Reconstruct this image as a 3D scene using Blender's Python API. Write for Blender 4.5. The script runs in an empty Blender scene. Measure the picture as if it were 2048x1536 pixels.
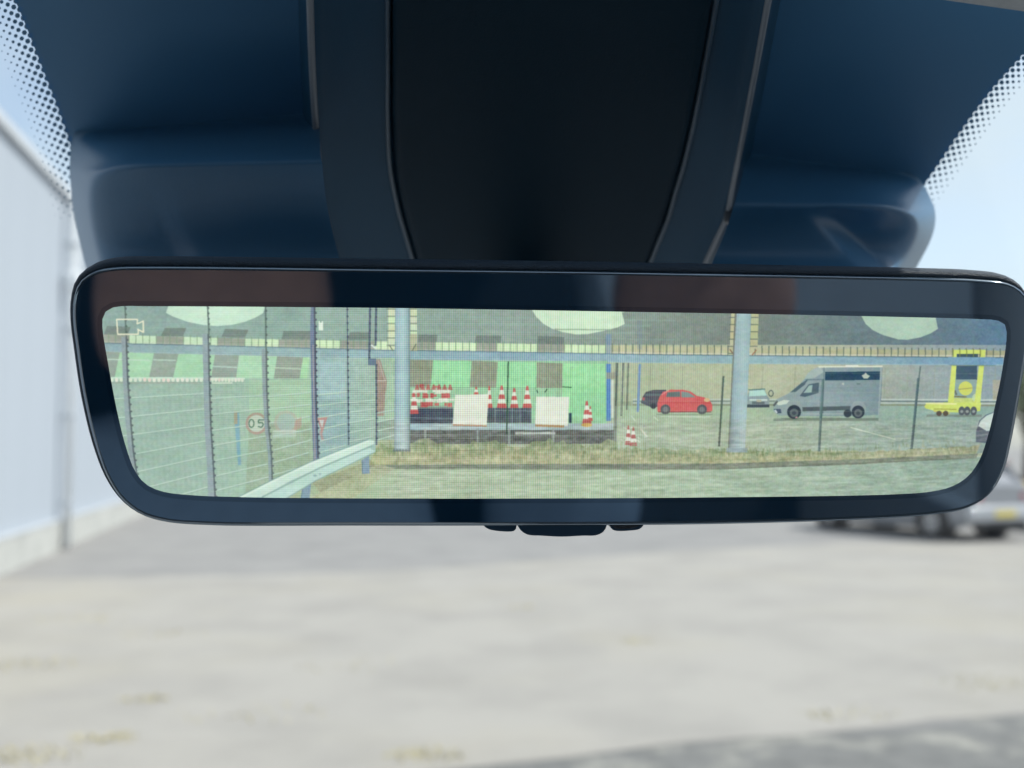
import bpy, bmesh, math, random
import numpy as np
from mathutils import Vector, Matrix
from mathutils.geometry import tessellate_polygon
random.seed(11)
scene = bpy.context.scene
col = scene.collection

# ------------------------------------------------------------------ camera, sky, sun, exposure
CAM = Vector((0.0, 0.0, 1.65))
FPX = 2100.0                      # focal length in pixels of a 2048 wide frame
PITCH = math.atan(125.0 / FPX)    # horizon lies 125 px under the centre
EXPOSURE = 0.75
cd = bpy.data.cameras.new('camera')
cam = bpy.data.objects.new('camera', cd)
col.objects.link(cam)
cam.location = CAM
cam.rotation_euler = (math.radians(90) + PITCH, 0, 0)
cd.sensor_width = 36.0
cd.lens = 36.0 * FPX / 2048.0
cd.clip_start = 0.01
cd.clip_end = 3000
cd.dof.use_dof = True
cd.dof.focus_distance = 0.282
cd.dof.aperture_fstop = cd.lens / 3.3
scene.camera = cam

SUN_EL, SUN_AZ = math.radians(54), math.radians(76)   # azimuth from +Y, positive = to the right
world = bpy.data.worlds.new('World')
scene.world = world
world.use_nodes = True
wn, wl = world.node_tree.nodes, world.node_tree.links
wn.clear()
w_out = wn.new('ShaderNodeOutputWorld')
w_bg = wn.new('ShaderNodeBackground')
w_bg.inputs['Strength'].default_value = 0.12
w_sky = wn.new('ShaderNodeTexSky')
w_sky.sky_type = 'NISHITA'
w_sky.sun_disc = False
w_sky.sun_elevation = SUN_EL
w_sky.sun_rotation = SUN_AZ
w_sky.dust_density = 1.6
w_tc = wn.new('ShaderNodeTexCoord')
w_map = wn.new('ShaderNodeMapping')
w_map.inputs['Scale'].default_value = (1.6, 1.6, 5.5)
w_map.inputs['Location'].default_value = (0.3, 0.1, 0.45)
w_noise = wn.new('ShaderNodeTexNoise')
w_noise.inputs['Scale'].default_value = 1.7
w_noise.inputs['Detail'].default_value = 6
w_noise.inputs['Roughness'].default_value = 0.55
w_ramp = wn.new('ShaderNodeMapRange')
w_ramp.inputs['From Min'].default_value = 0.36
w_ramp.inputs['From Max'].default_value = 0.68
w_ramp.inputs['To Min'].default_value = 0.35
w_ramp.inputs['To Max'].default_value = 0.85
w_mix = wn.new('ShaderNodeMix')
w_mix.data_type = 'RGBA'
w_mix.inputs['B'].default_value = (3.75, 4.3, 4.65, 1)
wl.new(w_tc.outputs['Generated'], w_map.inputs['Vector'])
wl.new(w_map.outputs['Vector'], w_noise.inputs['Vector'])
wl.new(w_noise.outputs['Fac'], w_ramp.inputs['Value'])
wl.new(w_ramp.outputs['Result'], w_mix.inputs['Factor'])
wl.new(w_sky.outputs['Color'], w_mix.inputs['A'])
wl.new(w_mix.outputs['Result'], w_bg.inputs['Color'])
wl.new(w_bg.outputs['Background'], w_out.inputs['Surface'])

sd = bpy.data.lights.new('sun', 'SUN')
sd.energy = 2.6
sd.angle = math.radians(0.6)
sd.color = (1.0, 0.955, 0.89)
sun = bpy.data.objects.new('sun', sd)
col.objects.link(sun)
sdir = Vector((math.sin(SUN_AZ) * math.cos(SUN_EL), math.cos(SUN_AZ) * math.cos(SUN_EL), math.sin(SUN_EL)))
sun.rotation_euler = sdir.to_track_quat('Z', 'Y').to_euler()
sun.location = (0, 0, 30)

vs = scene.view_settings
vs.view_transform = 'Standard'
vs.look = 'None'
vs.exposure = EXPOSURE
vs.gamma = 1.0
vs.use_curve_mapping = False
scene.cycles.use_denoising = True
scene.cycles.max_bounces = 6
scene.cycles.transparent_max_bounces = 16
scene.cycles.sample_clamp_indirect = 8.0

# ------------------------------------------------------------------ projection helpers (tracing real outlines on real planes)
FWD = Vector((0, math.cos(PITCH), math.sin(PITCH)))
UPV = Vector((0, -math.sin(PITCH), math.cos(PITCH)))
RGT = Vector((1, 0, 0))


def ray(px, py):
    return FWD + RGT * ((px - 1024.0) / FPX) + UPV * ((768.0 - py) / FPX)


def at(px, py, s):
    return CAM + ray(px, py) * s


def hit(px, py, p0, n):
    d = ray(px, py)
    return CAM + d * ((p0 - CAM).dot(n) / d.dot(n))


def ground_pt(px, py, z=0.0):
    return hit(px, py, Vector((0, 0, z)), Vector((0, 0, 1)))


# ------------------------------------------------------------------ material helpers
def s2l(c):
    c = c / 255.0
    return c / 12.92 if c <= 0.04045 else ((c + 0.055) / 1.055) ** 2.4


def rgb(r, g, b):
    return (s2l(r), s2l(g), s2l(b))


def material(name, color, rough=0.6, metal=0.0, vary=0.0, scale=20.0, bump=0.0, bscale=200.0, spec=0.5, coat=0.0, stretch=None):
    m = bpy.data.materials.new(name)
    m.use_nodes = True
    nt = m.node_tree
    b = nt.nodes['Principled BSDF']
    b.inputs['Base Color'].default_value = (*color, 1)
    b.inputs['Roughness'].default_value = rough
    b.inputs['Metallic'].default_value = metal
    b.inputs['Specular IOR Level'].default_value = spec
    b.inputs['Coat Weight'].default_value = coat
    tc = nt.nodes.new('ShaderNodeTexCoord')
    src = tc.outputs['Object']
    if stretch:
        mp = nt.nodes.new('ShaderNodeMapping')
        mp.inputs['Scale'].default_value = stretch
        nt.links.new(src, mp.inputs['Vector'])
        src = mp.outputs['Vector']
    if vary > 0:
        nz = nt.nodes.new('ShaderNodeTexNoise')
        nz.inputs['Scale'].default_value = scale
        nz.inputs['Detail'].default_value = 5
        nt.links.new(src, nz.inputs['Vector'])
        mr = nt.nodes.new('ShaderNodeMapRange')
        mr.inputs['From Min'].default_value = 0.3
        mr.inputs['From Max'].default_value = 0.7
        mr.inputs['To Min'].default_value = 1 - vary
        mr.inputs['To Max'].default_value = 1 + vary
        nt.links.new(nz.outputs['Fac'], mr.inputs['Value'])
        mx = nt.nodes.new('ShaderNodeVectorMath')
        mx.operation = 'SCALE'
        mx.inputs[0].default_value = color
        nt.links.new(mr.outputs['Result'], mx.inputs['Scale'])
        nt.links.new(mx.outputs['Vector'], b.inputs['Base Color'])
    if bump > 0:
        nb = nt.nodes.new('ShaderNodeTexNoise')
        nb.inputs['Scale'].default_value = bscale
        nb.inputs['Detail'].default_value = 3
        nt.links.new(src, nb.inputs['Vector'])
        bp = nt.nodes.new('ShaderNodeBump')
        bp.inputs['Strength'].default_value = bump
        bp.inputs['Distance'].default_value = 0.002
        nt.links.new(nb.outputs['Fac'], bp.inputs['Height'])
        nt.links.new(bp.outputs['Normal'], b.inputs['Normal'])
    return m


def thin_glass(name, tint=(1, 1, 1), refl=0.05):
    m = bpy.data.materials.new(name)
    m.use_nodes = True
    nt = m.node_tree
    nt.nodes.clear()
    o = nt.nodes.new('ShaderNodeOutputMaterial')
    t = nt.nodes.new('ShaderNodeBsdfTransparent')
    t.inputs['Color'].default_value = (*tint, 1)
    g = nt.nodes.new('ShaderNodeBsdfGlossy')
    g.inputs['Roughness'].default_value = 0.02
    mx = nt.nodes.new('ShaderNodeMixShader')
    mx.inputs['Fac'].default_value = refl
    nt.links.new(t.outputs[0], mx.inputs[1])
    nt.links.new(g.outputs[0], mx.inputs[2])
    nt.links.new(mx.outputs[0], o.inputs['Surface'])
    return m


# ------------------------------------------------------------------ mesh helpers
def link_mesh(name, verts, faces, mat, parent=None, smooth=False, uvs=None):
    me = bpy.data.meshes.new(name)
    me.from_pydata([tuple(v) for v in verts], [], faces)
    me.update()
    if uvs is not None:
        lay = me.uv_layers.new(name='UVMap')
        for li, lp in enumerate(me.loops):
            lay.data[li].uv = uvs[lp.vertex_index]
    if smooth:
        me.polygons.foreach_set('use_smooth', [True] * len(me.polygons))
    me.materials.append(mat)
    o = bpy.data.objects.new(name, me)
    col.objects.link(o)
    if parent is not None:
        o.parent = parent
    return o


def fix_normals(o):
    bm = bmesh.new()
    bm.from_mesh(o.data)
    bmesh.ops.recalc_face_normals(bm, faces=bm.faces)
    bm.to_mesh(o.data)
    bm.free()
    return o


def thing(name, label, cat, loc=(0, 0, 0), rotz=0.0, group=None):
    o = bpy.data.objects.new(name, None)
    o.empty_display_size = 0.1
    col.objects.link(o)
    o.location = loc
    o.rotation_euler = (0, 0, rotz)
    o['label'] = label
    o['category'] = cat
    if group:
        o['group'] = group
    return o


def tag(o, label=None, cat=None, kind=None, group=None):
    if label: o['label'] = label
    if cat: o['category'] = cat
    if kind: o['kind'] = kind
    if group: o['group'] = group
    return o


def box_data(x0, x1, y0, y1, z0, z1):
    v = [(x0, y0, z0), (x1, y0, z0), (x1, y1, z0), (x0, y1, z0), (x0, y0, z1), (x1, y0, z1), (x1, y1, z1), (x0, y1, z1)]
    f = [(0, 3, 2, 1), (4, 5, 6, 7), (0, 1, 5, 4), (1, 2, 6, 5), (2, 3, 7, 6), (3, 0, 4, 7)]
    return v, f


def box(name, b, mat, parent=None, bevel=0.0, seg=2):
    v, f = box_data(*b)
    o = link_mesh(name, v, f, mat, parent)
    if bevel > 0:
        bm = bmesh.new()
        bm.from_mesh(o.data)
        bmesh.ops.bevel(bm, geom=list(bm.edges), offset=bevel, segments=seg, profile=0.5, affect='EDGES')
        bm.to_mesh(o.data)
        bm.free()
        o.data.polygons.foreach_set('use_smooth', [True] * len(o.data.polygons))
    return o


def tube_data(pts, r, n=12, cap=True):
    verts, faces = [], []
    pts = [Vector(p) for p in pts]
    for i, p in enumerate(pts):
        d = (pts[min(i + 1, len(pts) - 1)] - pts[max(i - 1, 0)]).normalized()
        a = d.orthogonal().normalized() if i == 0 else (a - d * a.dot(d)).normalized()
        b = d.cross(a)
        rr = r[i] if isinstance(r, (list, tuple)) else r
        for k in range(n):
            t = 2 * math.pi * k / n
            verts.append(p + (a * math.cos(t) + b * math.sin(t)) * rr)
    for i in range(len(pts) - 1):
        for k in range(n):
            faces.append((i * n + k, i * n + (k + 1) % n, (i + 1) * n + (k + 1) % n, (i + 1) * n + k))
    if cap:
        faces.append(tuple(reversed(range(n))))
        faces.append(tuple((len(pts) - 1) * n + k for k in range(n)))
    return verts, faces


def tube(name, pts, r, mat, parent=None, n=12):
    v, f = tube_data(pts, r, n)
    return link_mesh(name, v, f, mat, parent, smooth=True)


def cage(name, rows, mat, parent=None, levels=2, closed=False):
    """rows of points -> quad grid with subdivision"""
    nr, nc = len(rows), len(rows[0])
    v = [p for r in rows for p in r]
    f = []
    for i in range(nr - 1):
        for j in range(nc - 1 if not closed else nc):
            j2 = (j + 1) % nc
            f.append((i * nc + j, i * nc + j2, (i + 1) * nc + j2, (i + 1) * nc + j))
    o = link_mesh(name, v, f, mat, parent, smooth=True)
    if levels:
        md = o.modifiers.new('smooth', 'SUBSURF')
        md.levels = md.render_levels = levels
    return o


def catmull(pts, n, closed=True):
    """smooth polyline through pts, n samples evenly by arc length"""
    P = np.array([(p[0], p[1]) for p in pts], float)
    m = len(P)
    out = []
    rng = m if closed else m - 1
    for i in range(rng):
        p0 = P[(i - 1) % m] if closed or i > 0 else P[0]
        p1, p2 = P[i], P[(i + 1) % m]
        p3 = P[(i + 2) % m] if closed or i + 2 < m else P[-1]
        # centripetal
        def tj(t, a, b): return t + max(np.linalg.norm(b - a), 1e-9) ** 0.5
        t0 = 0; t1 = tj(t0, p0, p1); t2 = tj(t1, p1, p2); t3 = tj(t2, p2, p3)
        for t in np.linspace(t1, t2, 14, endpoint=False):
            A1 = (t1 - t) / (t1 - t0) * p0 + (t - t0) / (t1 - t0) * p1
            A2 = (t2 - t) / (t2 - t1) * p1 + (t - t1) / (t2 - t1) * p2
            A3 = (t3 - t) / (t3 - t2) * p2 + (t - t2) / (t3 - t2) * p3
            B1 = (t2 - t) / (t2 - t0) * A1 + (t - t0) / (t2 - t0) * A2
            B2 = (t3 - t) / (t3 - t1) * A2 + (t - t1) / (t3 - t1) * A3
            out.append((t2 - t) / (t2 - t1) * B1 + (t - t1) / (t2 - t1) * B2)
    if not closed:
        out.append(P[-1])
    Q = np.array(out)
    if closed:
        Q = np.vstack([Q, Q[:1]])
    L = np.concatenate([[0], np.cumsum(np.linalg.norm(np.diff(Q, axis=0), axis=1))])
    s = np.linspace(0, L[-1], n, endpoint=not closed)
    return np.stack([np.interp(s, L, Q[:, 0]), np.interp(s, L, Q[:, 1])], 1)


# ================================================================== SETTING: ground
def ground_material(name, base, dark, stain, stain_amt, scale):
    m = bpy.data.materials.new(name)
    m.use_nodes = True
    nt = m.node_tree
    b = nt.nodes['Principled BSDF']
    b.inputs['Roughness'].default_value = 0.85
    b.inputs['Specular IOR Level'].default_value = 0.3
    tc = nt.nodes.new('ShaderNodeTexCoord')

    def noise(sc, det, lo, hi):
        nz = nt.nodes.new('ShaderNodeTexNoise')
        nz.inputs['Scale'].default_value = sc
        nz.inputs['Detail'].default_value = det
        nz.inputs['Roughness'].default_value = 0.6
        nt.links.new(tc.outputs['Object'], nz.inputs['Vector'])
        r = nt.nodes.new('ShaderNodeMapRange')
        r.inputs['From Min'].default_value = lo
        r.inputs['From Max'].default_value = hi
        nt.links.new(nz.outputs['Fac'], r.inputs['Value'])
        return r.outputs['Result']

    def mix(a, bb, fac):
        mx = nt.nodes.new('ShaderNodeMix')
        mx.data_type = 'RGBA'
        if isinstance(a, tuple): mx.inputs['A'].default_value = (*a, 1)
        else: nt.links.new(a, mx.inputs['A'])
        mx.inputs['B'].default_value = (*bb, 1)
        nt.links.new(fac, mx.inputs['Factor'])
        return mx.outputs['Result']
    c = mix(base, dark, noise(scale, 8, 0.42, 0.72))
    f2 = noise(scale * 0.35, 6, 0.5, 0.75)
    k = nt.nodes.new('ShaderNodeMath'); k.operation = 'MULTIPLY'; k.inputs[1].default_value = stain_amt
    nt.links.new(f2, k.inputs[0])
    c = mix(c, stain, k.outputs[0])
    f3 = noise(60, 2, 0.55, 0.75)
    k2 = nt.nodes.new('ShaderNodeMath'); k2.operation = 'MULTIPLY'; k2.inputs[1].default_value = 0.35
    nt.links.new(f3, k2.inputs[0])
    c = mix(c, dark, k2.outputs[0])
    nt.links.new(c, b.inputs['Base Color'])
    nb = nt.nodes.new('ShaderNodeTexNoise')
    nb.inputs['Scale'].default_value = 90
    nt.links.new(tc.outputs['Object'], nb.inputs['Vector'])
    bp = nt.nodes.new('ShaderNodeBump')
    bp.inputs['Strength'].default_value = 0.5
    bp.inputs['Distance'].default_value = 0.01
    nt.links.new(nb.outputs['Fac'], bp.inputs['Height'])
    nt.links.new(bp.outputs['Normal'], b.inputs['Normal'])
    return m


m_asphalt = ground_material('asphalt', (0.285, 0.278, 0.268), (0.215, 0.211, 0.206), (0.30, 0.295, 0.28), 0.5, 1.1)
m_concrete = ground_material('worn_concrete', (0.362, 0.345, 0.314), (0.292, 0.279, 0.256), (0.375, 0.345, 0.27), 0.6, 0.9)
m_speckle = ground_material('speckled_asphalt', (0.185, 0.185, 0.178), (0.13, 0.132, 0.128), (0.40, 0.39, 0.34), 0.95, 6.0)

S = 900
g = link_mesh('ground', [(-S, -S, 0), (S, -S, 0), (S, S, 0), (-S, S, 0)], [(0, 1, 2, 3)], m_asphalt)
tag(g, kind='structure')


def ragged(pts, step=0.35, amp=0.05):
    out = []
    for i in range(len(pts)):
        a, b = Vector(pts[i]), Vector(pts[(i + 1) % len(pts)])
        n = max(1, min(60, int((b - a).length / step)))
        for k in range(n):
            p = a.lerp(b, k / n)
            out.append((p.x + random.uniform(-amp, amp), p.y + random.uniform(-amp, amp), p.z))
    return out


def sheet(name, pts, mat, z):
    pts = [(p[0], p[1], z) for p in pts]
    o = link_mesh(name, pts, [tuple(range(len(pts)))], mat)
    return tag(o, kind='structure')


far_edge = [ground_pt(-420, 1176), ground_pt(0, 1158), ground_pt(480, 1152), ground_pt(860, 1138), ground_pt(1350, 1104), ground_pt(1700, 1086), ground_pt(2400, 1092)]
near_edge = [ground_pt(3100, 1345), ground_pt(2048, 1428), ground_pt(1700, 1458), ground_pt(1250, 1500), ground_pt(820, 1545), ground_pt(200, 1650)]
ring = ragged([tuple(p) for p in far_edge + near_edge] + [(-5.2, 4.5, 0)], 0.3, 0.04)
sheet('concrete_yard', ring, m_concrete, 0.004)
rd = [tuple(ground_pt(3100, 1350)), tuple(ground_pt(2048, 1433)), tuple(ground_pt(1700, 1463)), tuple(ground_pt(1250, 1505)), tuple(ground_pt(820, 1550)), tuple(ground_pt(200, 1656)), (-2.5, 2.6, 0), (9, 2.6, 0)]
sheet('speckled_apron', ragged(rd, 0.3, 0.04), m_speckle, 0.008)

# weeds in the cracks: uncountable blades
m_weed = material('dry_weed', (0.46, 0.40, 0.19), 0.8, vary=0.3, scale=6)
wv, wf = [], []
spots = [(290, 1400, 0.10, 50), (210, 1480, 0.12, 70), (35, 1515, 0.22, 130), (850, 1512, 0.14, 80), (60, 1330, 0.25, 60), (330, 1270, 0.25, 40),
         (170, 1240, 0.35, 50), (1040, 1215, 0.12, 30), (1270, 1285, 0.1, 30), (1960, 1370, 0.25, 70), (1700, 1430, 0.2, 50), (500, 1430, 0.3, 40), (700, 1330, 0.3, 30)]
for px, py, r, n in spots:
    c = ground_pt(px, py)
    for _ in range(n):
        a, q = random.uniform(0, 6.283), r * random.random() ** 0.7
        x, y = c.x + q * math.cos(a) * 1.6, c.y + q * math.sin(a)
        h, t = random.uniform(0.012, 0.03), random.uniform(0, 6.283)
        lx, ly = random.uniform(-.03, .03), random.uniform(-.03, .03)
        dx, dy = math.cos(t) * .007, math.sin(t) * .007
        i = len(wv)
        wv += [(x - dx, y - dy, 0.006), (x + dx, y + dy, 0.006), (x + lx + dx * .4, y + ly + dy * .4, h), (x + lx - dx * .4, y + ly - dy * .4, h)]
        wf.append((i, i + 1, i + 2, i + 3))
weeds = link_mesh('weeds', wv, wf, m_weed)
tag(weeds, 'dry yellow weeds growing in cracks of the pale yard', 'weeds', kind='stuff')

# ================================================================== SETTING: warehouse on the left
m_clad = material('white_cladding', (0.395, 0.44, 0.495), 0.7, vary=0.03, scale=0.25)
m_plinth = material('plinth_render', (0.46, 0.465, 0.44), 0.85, vary=0.12, scale=1.5, bump=0.2, bscale=30)
m_trim = material('roof_trim', (0.52, 0.55, 0.58), 0.6, vary=0.05, scale=2)
m_pipe = material('white_pipe', (0.86, 0.88, 0.89), 0.4, vary=0.03, scale=3)
WANG = math.radians(11.45)
wh = thing('warehouse', 'long white metal clad warehouse with a low plinth left of the yard', 'building', (-3.83, 0, 0), WANG)
WALL_H, PL = 5.72, 0.46
# local frame: +y along the wall, +x out of the wall (towards the yard)
box('wall', (-12, -0.06, -2, 88, 0, WALL_H), m_clad, wh)
pan = box_data(-0.055, 0.0, 0.012, 1.188, PL + 0.02, WALL_H - 0.02)
pm = None
yy = 2.0
while yy < 87:
    if pm is None:
        p = box('cladding_panel', (-0.055, -0.052, 0.004, 1.196, PL + 0.02, WALL_H - 0.02), m_clad, wh)
        pm = p
    else:
        p = pm.copy()
        col.objects.link(p)
        p.parent = wh
    p.location = (0, yy, 0)
    yy += 1.2
box('plinth', (-0.05, 0.035, 1.6, 88, 0, PL), m_plinth, wh)
box('drip_flashing', (-0.04, 0.05, 1.6, 88, PL + 0.002, PL + 0.03), m_trim, wh)
box('eaves_trim', (-0.3, 0.04, 1.6, 88, WALL_H + 0.003, WALL_H + 0.14), m_trim, wh)
for k, yp in enumerate((17.3, 31.3, 45.3)):
    dp = tube('downpipe', [(0.11, yp, 0.02), (0.11, yp, WALL_H - 0.25), (0.09, yp, WALL_H - 0.05), (0.02, yp, WALL_H + 0.05)], 0.07, m_pipe, wh, 16)
    for zc in (0.7, 2.1, 3.5, 4.9):
        box('bracket', (-0.005, 0.19, yp - 0.085, yp + 0.085, zc, zc + 0.05), m_trim, dp)
    box('hopper', (0.02, 0.24, yp - 0.16, yp + 0.16, 4.2, 4.46), m_pipe, dp, bevel=0.02)

# ================================================================== SETTING: trees at the far right
m_bark = material('bark', (0.10, 0.08, 0.06), 0.9, vary=0.3, scale=5)
m_leaf = material('leaves', (0.065, 0.10, 0.035), 0.7, vary=0.45, scale=1.2)


def tree(loc, h, r, label, seed):
    rnd = random.Random(seed)
    t = thing('broadleaf_tree', label, 'tree', loc, 0, 'trees beyond the parked cars')
    v, f = tube_data([(0, 0, 0), (.1, .05, h * .3), (.05, 0, h * .6), (0, .1, h * .85)], [.28, .2, .12, .03], 9)
    for k in range(6):
        a = rnd.uniform(0, 6.28); z = h * rnd.uniform(.3, .6)
        v2, f2 = tube_data([(0, 0, z), (math.cos(a) * r * .4, math.sin(a) * r * .4, z + h * .15), (math.cos(a) * r * .8, math.sin(a) * r * .8, z + h * .22)], [.1, .06, .02], 6)
        n = len(v)
        v += v2
        f += [tuple(i + n for i in q) for q in f2]
    link_mesh('trunk', v, f, m_bark, t, True)
    lv, lf = [], []
    clumps = [(rnd.gauss(0, .45) * r, rnd.gauss(0, .45) * r, h * rnd.uniform(.35, .95), r * rnd.uniform(.25, .42)) for _ in range(26)]
    for cx, cy, cz, cr in clumps:
        for _ in range(80):
            d = Vector((rnd.gauss(0, 1), rnd.gauss(0, 1), rnd.gauss(0, .8))).normalized() * cr * rnd.random() ** .4
            p = Vector((cx, cy, cz)) + d
            a = Vector((rnd.gauss(0, 1), rnd.gauss(0, 1), rnd.gauss(0, 1))).normalized() * rnd.uniform(.10, .2)
            b = a.orthogonal().normalized() * rnd.uniform(.06, .12)
            i = len(lv)
            lv += [p - a, p + b, p + a, p - b]
            lf.append((i, i + 1, i + 2, i + 3))
    link_mesh('crown', lv, lf, m_leaf, t)
    return t


tree((24.5, 50, 0), 6.2, 3.0, 'green tree behind the white van at the right edge', 3)
tree((32.0, 58, 0), 5.6, 3.2, 'tall tree farther right beyond the parked vehicles', 5)
tree((18.0, 62, 0), 5.0, 2.8, 'farthest small tree, hidden behind the mirror', 8)

# ================================================================== THINGS OUTSIDE: parked vehicles
m_tyre = material('tyre_rubber', (0.025, 0.025, 0.027), 0.85)
m_rim = material('alloy_rim', (0.55, 0.56, 0.58), 0.3, metal=0.8)
m_glassdark = material('car_window', (0.03, 0.04, 0.05), 0.05, spec=0.8)
m_redlens = material('red_lens', (0.45, 0.02, 0.02), 0.2)
m_blackp = material('black_trim', (0.03, 0.03, 0.033), 0.5)
m_plate = material('plate_yellow', (0.75, 0.6, 0.1), 0.5)


def paint(name, c):
    return material(name, c, 0.28, vary=0.03, scale=3, coat=0.8)


def make_car(name, label, cat, paintm, L, Wd, prof, glassz, loc, rotz, group, wheels=(0.8, 3.35), wr=0.32):
    """prof: stations (y, z_low, z_belt, z_top, halfwidth_belt, halfwidth_top) rear (y=0) to nose"""
    t = thing(name, label, cat, loc, rotz, group)
    rows = []
    for (y, z0, zb, zt, wb, wt) in prof:
        rw = []
        pts = [(wb * .86, z0), (wb * .97, z0 + .10), (wb, (z0 + zb) * .5), (wb * .985, zb), (wt + (wb - wt) * .55, zb + (zt - zb) * .5), (wt, zt - .05 * (zt > zb + .1)), (wt * .6, zt + .015), (0, zt + .02)]
        full = [(x, y, z) for x, z in pts] + [(-x, y, z) for x, z in reversed(pts[:-1])]
        rows.append(full)
    body = cage('body', rows, paintm, t, levels=2)
    # ends
    for idx, rw in ((0, rows[0]), (-1, rows[-1])):
        link_mesh('end_panel', rw, [tuple(range(len(rw)))], paintm, t)
    # side windows and screens: proud dark panes
    def quad(nm, pts, mt, par):
        a, b, c, d = [Vector(p) for p in pts]
        n = (b - a).cross(d - a).normalized() * .012
        return link_mesh(nm, [a + n, b + n, c + n, d + n, a - n, b - n, c - n, d - n], [(0, 1, 2, 3), (7, 6, 5, 4), (0, 4, 5, 1), (1, 5, 6, 2), (2, 6, 7, 3), (3, 7, 4, 0)], mt, par)
    for s in (-1, 1):
        for (ya, yb, yc, yd) in glassz['side']:
            zb, zt = glassz['zb'], glassz['zt']
            wb, wt = glassz['wb'], glassz['wt']
            quad('side_window', [(s * wb, ya, zb), (s * wb, yb, zb), (s * wt, yc, zt), (s * wt, yd, zt)], m_glassdark, t)
    for nm in ('rear', 'front'):
        y0, z0, y1, z1, w0, w1 = glassz[nm]
        quad(nm + '_window', [(-w0, y0, z0), (w0, y0, z0), (w1, y1, z1), (-w1, y1, z1)], m_glassdark, t)
    for yw in wheels:
        for s in (-1, 1):
            wx = s * (Wd / 2 - .095)
            ty_v, ty_f = [], []
            n = 24
            profile = [(wr * .62, -.10), (wr * .95, -.10), (wr, -.07), (wr, .07), (wr * .95, .10), (wr * .62, .10)]
            for k in range(n):
                a = 6.28318 * k / n
                for (rr, xx) in profile:
                    ty_v.append((wx + xx, yw + rr * math.cos(a), wr + rr * math.sin(a)))
            m = len(profile)
            for k in range(n):
                for j in range(m):
                    ty_f.append((k * m + j, ((k + 1) % n) * m + j, ((k + 1) % n) * m + (j + 1) % m, k * m + (j + 1) % m))
            wheel = link_mesh('tyre', ty_v, ty_f, m_tyre, t, True)
            rv, rf = [], []
            for k in range(10):
                a = 6.28318 * k / 10
                da = .16
                i = len(rv)
                xo = wx + s * .075
                for (rr, d) in ((.05, da * 2), (wr * .62, da)):
                    rv += [(xo, yw + rr * math.cos(a - d), wr + rr * math.sin(a - d)), (xo, yw + rr * math.cos(a + d), wr + rr * math.sin(a + d))]
                rf.append((i, i + 1, i + 3, i + 2))
            link_mesh('rim', rv, rf, m_rim, wheel)
            vv, ff = tube_data([(wx - .02 * s, yw, wr), (wx + .045 * s, yw, wr)], wr * .6, 18)
            link_mesh('hub', vv, ff, m_blackp, wheel)
            # dark wheel arch
            av, af = tube_data([(s * (Wd / 2 - .30), yw, wr + .02), (s * (Wd / 2 - .022), yw, wr + .02)], wr * 1.17, 22)
            link_mesh('wheel_arch', av, af, m_blackp, t, True)
    return t, quad


# silver grey hatchback, three quarter rear view
p_grey = paint('grey_paint', (0.30, 0.31, 0.33))
p_white = paint('white_paint', (0.72, 0.73, 0.74))
p_silver = paint('silver_paint', (0.50, 0.51, 0.53))
hatch = [(0.0, .36, .85, .94, .74, .64), (0.07, .28, .93, 1.08, .82, .62), (.34, .20, .95, 1.38, .85, .58), (1.0, .17, .95, 1.45, .86, .59), (2.0, .17, .94, 1.46, .87, .60),
         (2.6, .17, .93, 1.36, .87, .58), (3.15, .18, .92, 1.0, .86, .66), (3.7, .24, .84, .88, .83, .6), (4.05, .28, .72, .76, .76, .55), (4.2, .36, .58, .62, .66, .5)]
gz = dict(side=[(.55, 1.35, 1.30, .62), (1.42, 2.95, 2.35, 1.38)], zb=.97, zt=1.36, wb=.865, wt=.655,
          rear=(.055, 1.02, .27, 1.33, .60, .52), front=(3.12, .98, 2.62, 1.36, .70, .56))
gp = ground_pt(1868, 1078)
TH_ = math.radians(27)
car, quad = make_car('parked_car', 'mid grey hatchback parked across the yard right of the mirror, nearest car', 'car', p_grey, 4.2, 1.76, hatch, gz,
                     (gp.x + .785 * math.cos(TH_) + .8 * math.sin(TH_), gp.y + .785 * math.sin(TH_) - .8 * math.cos(TH_), 0), TH_, 'vehicles parked across the yard')
for s in (-1, 1):
    quad('tail_light', [(s * .52, -.02, .72), (s * .74, .03, .72), (s * .72, .08, .98), (s * .54, .04, .98)], m_redlens, car)
    link_mesh('door_mirror', *box_data(s * .86, s * 1.02, 2.75, 2.87, .95, 1.08), m_blackp, car)
box('bumper', (-.80, .80, -.07, .10, .34, .62), p_silver, car, bevel=.04)
box('number_plate', (-.26, .26, -.085, -.072, .42, .53), m_plate, car)
box('diffuser', (-.6, .6, -.05, .12, .22, .335), m_blackp, car, bevel=.02)

# white van behind it
van = [(0.0, .42, 1.1, 1.8, .88, .80), (0.15, .36, 1.1, 1.88, .92, .82), (1.5, .34, 1.1, 1.92, .94, .83), (3.0, .34, 1.1, 1.9, .94, .83), (3.4, .34, 1.1, 1.75, .93, .80),
       (4.05, .34, 1.05, 1.15, .92, .78), (4.6, .36, .92, .98, .88, .7), (4.85, .42, .7, .75, .8, .62)]
gv = dict(side=[(3.0, 3.95, 3.45, 3.0)], zb=1.14, zt=1.66, wb=.945, wt=.85, rear=(-.02, 1.15, .1, 1.7, .7, .68), front=(4.0, 1.16, 3.42, 1.72, .78, .7))
gp2 = ground_pt(2075, 1032)
vanobj, quad = make_car('parked_van', 'white van standing behind the grey hatchback', 'van', p_white, 4.85, 1.9, van, gv,
                        (gp2.x - .55, gp2.y + .3, 0), math.radians(62), 'vehicles parked across the yard', wheels=(.95, 3.9), wr=.33)
for s in (-1, 1):
    quad('tail_light', [(s * .74, -.03, .9), (s * .88, .02, .9), (s * .86, .05, 1.35), (s * .76, .0, 1.35)], m_redlens, vanobj)

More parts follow.
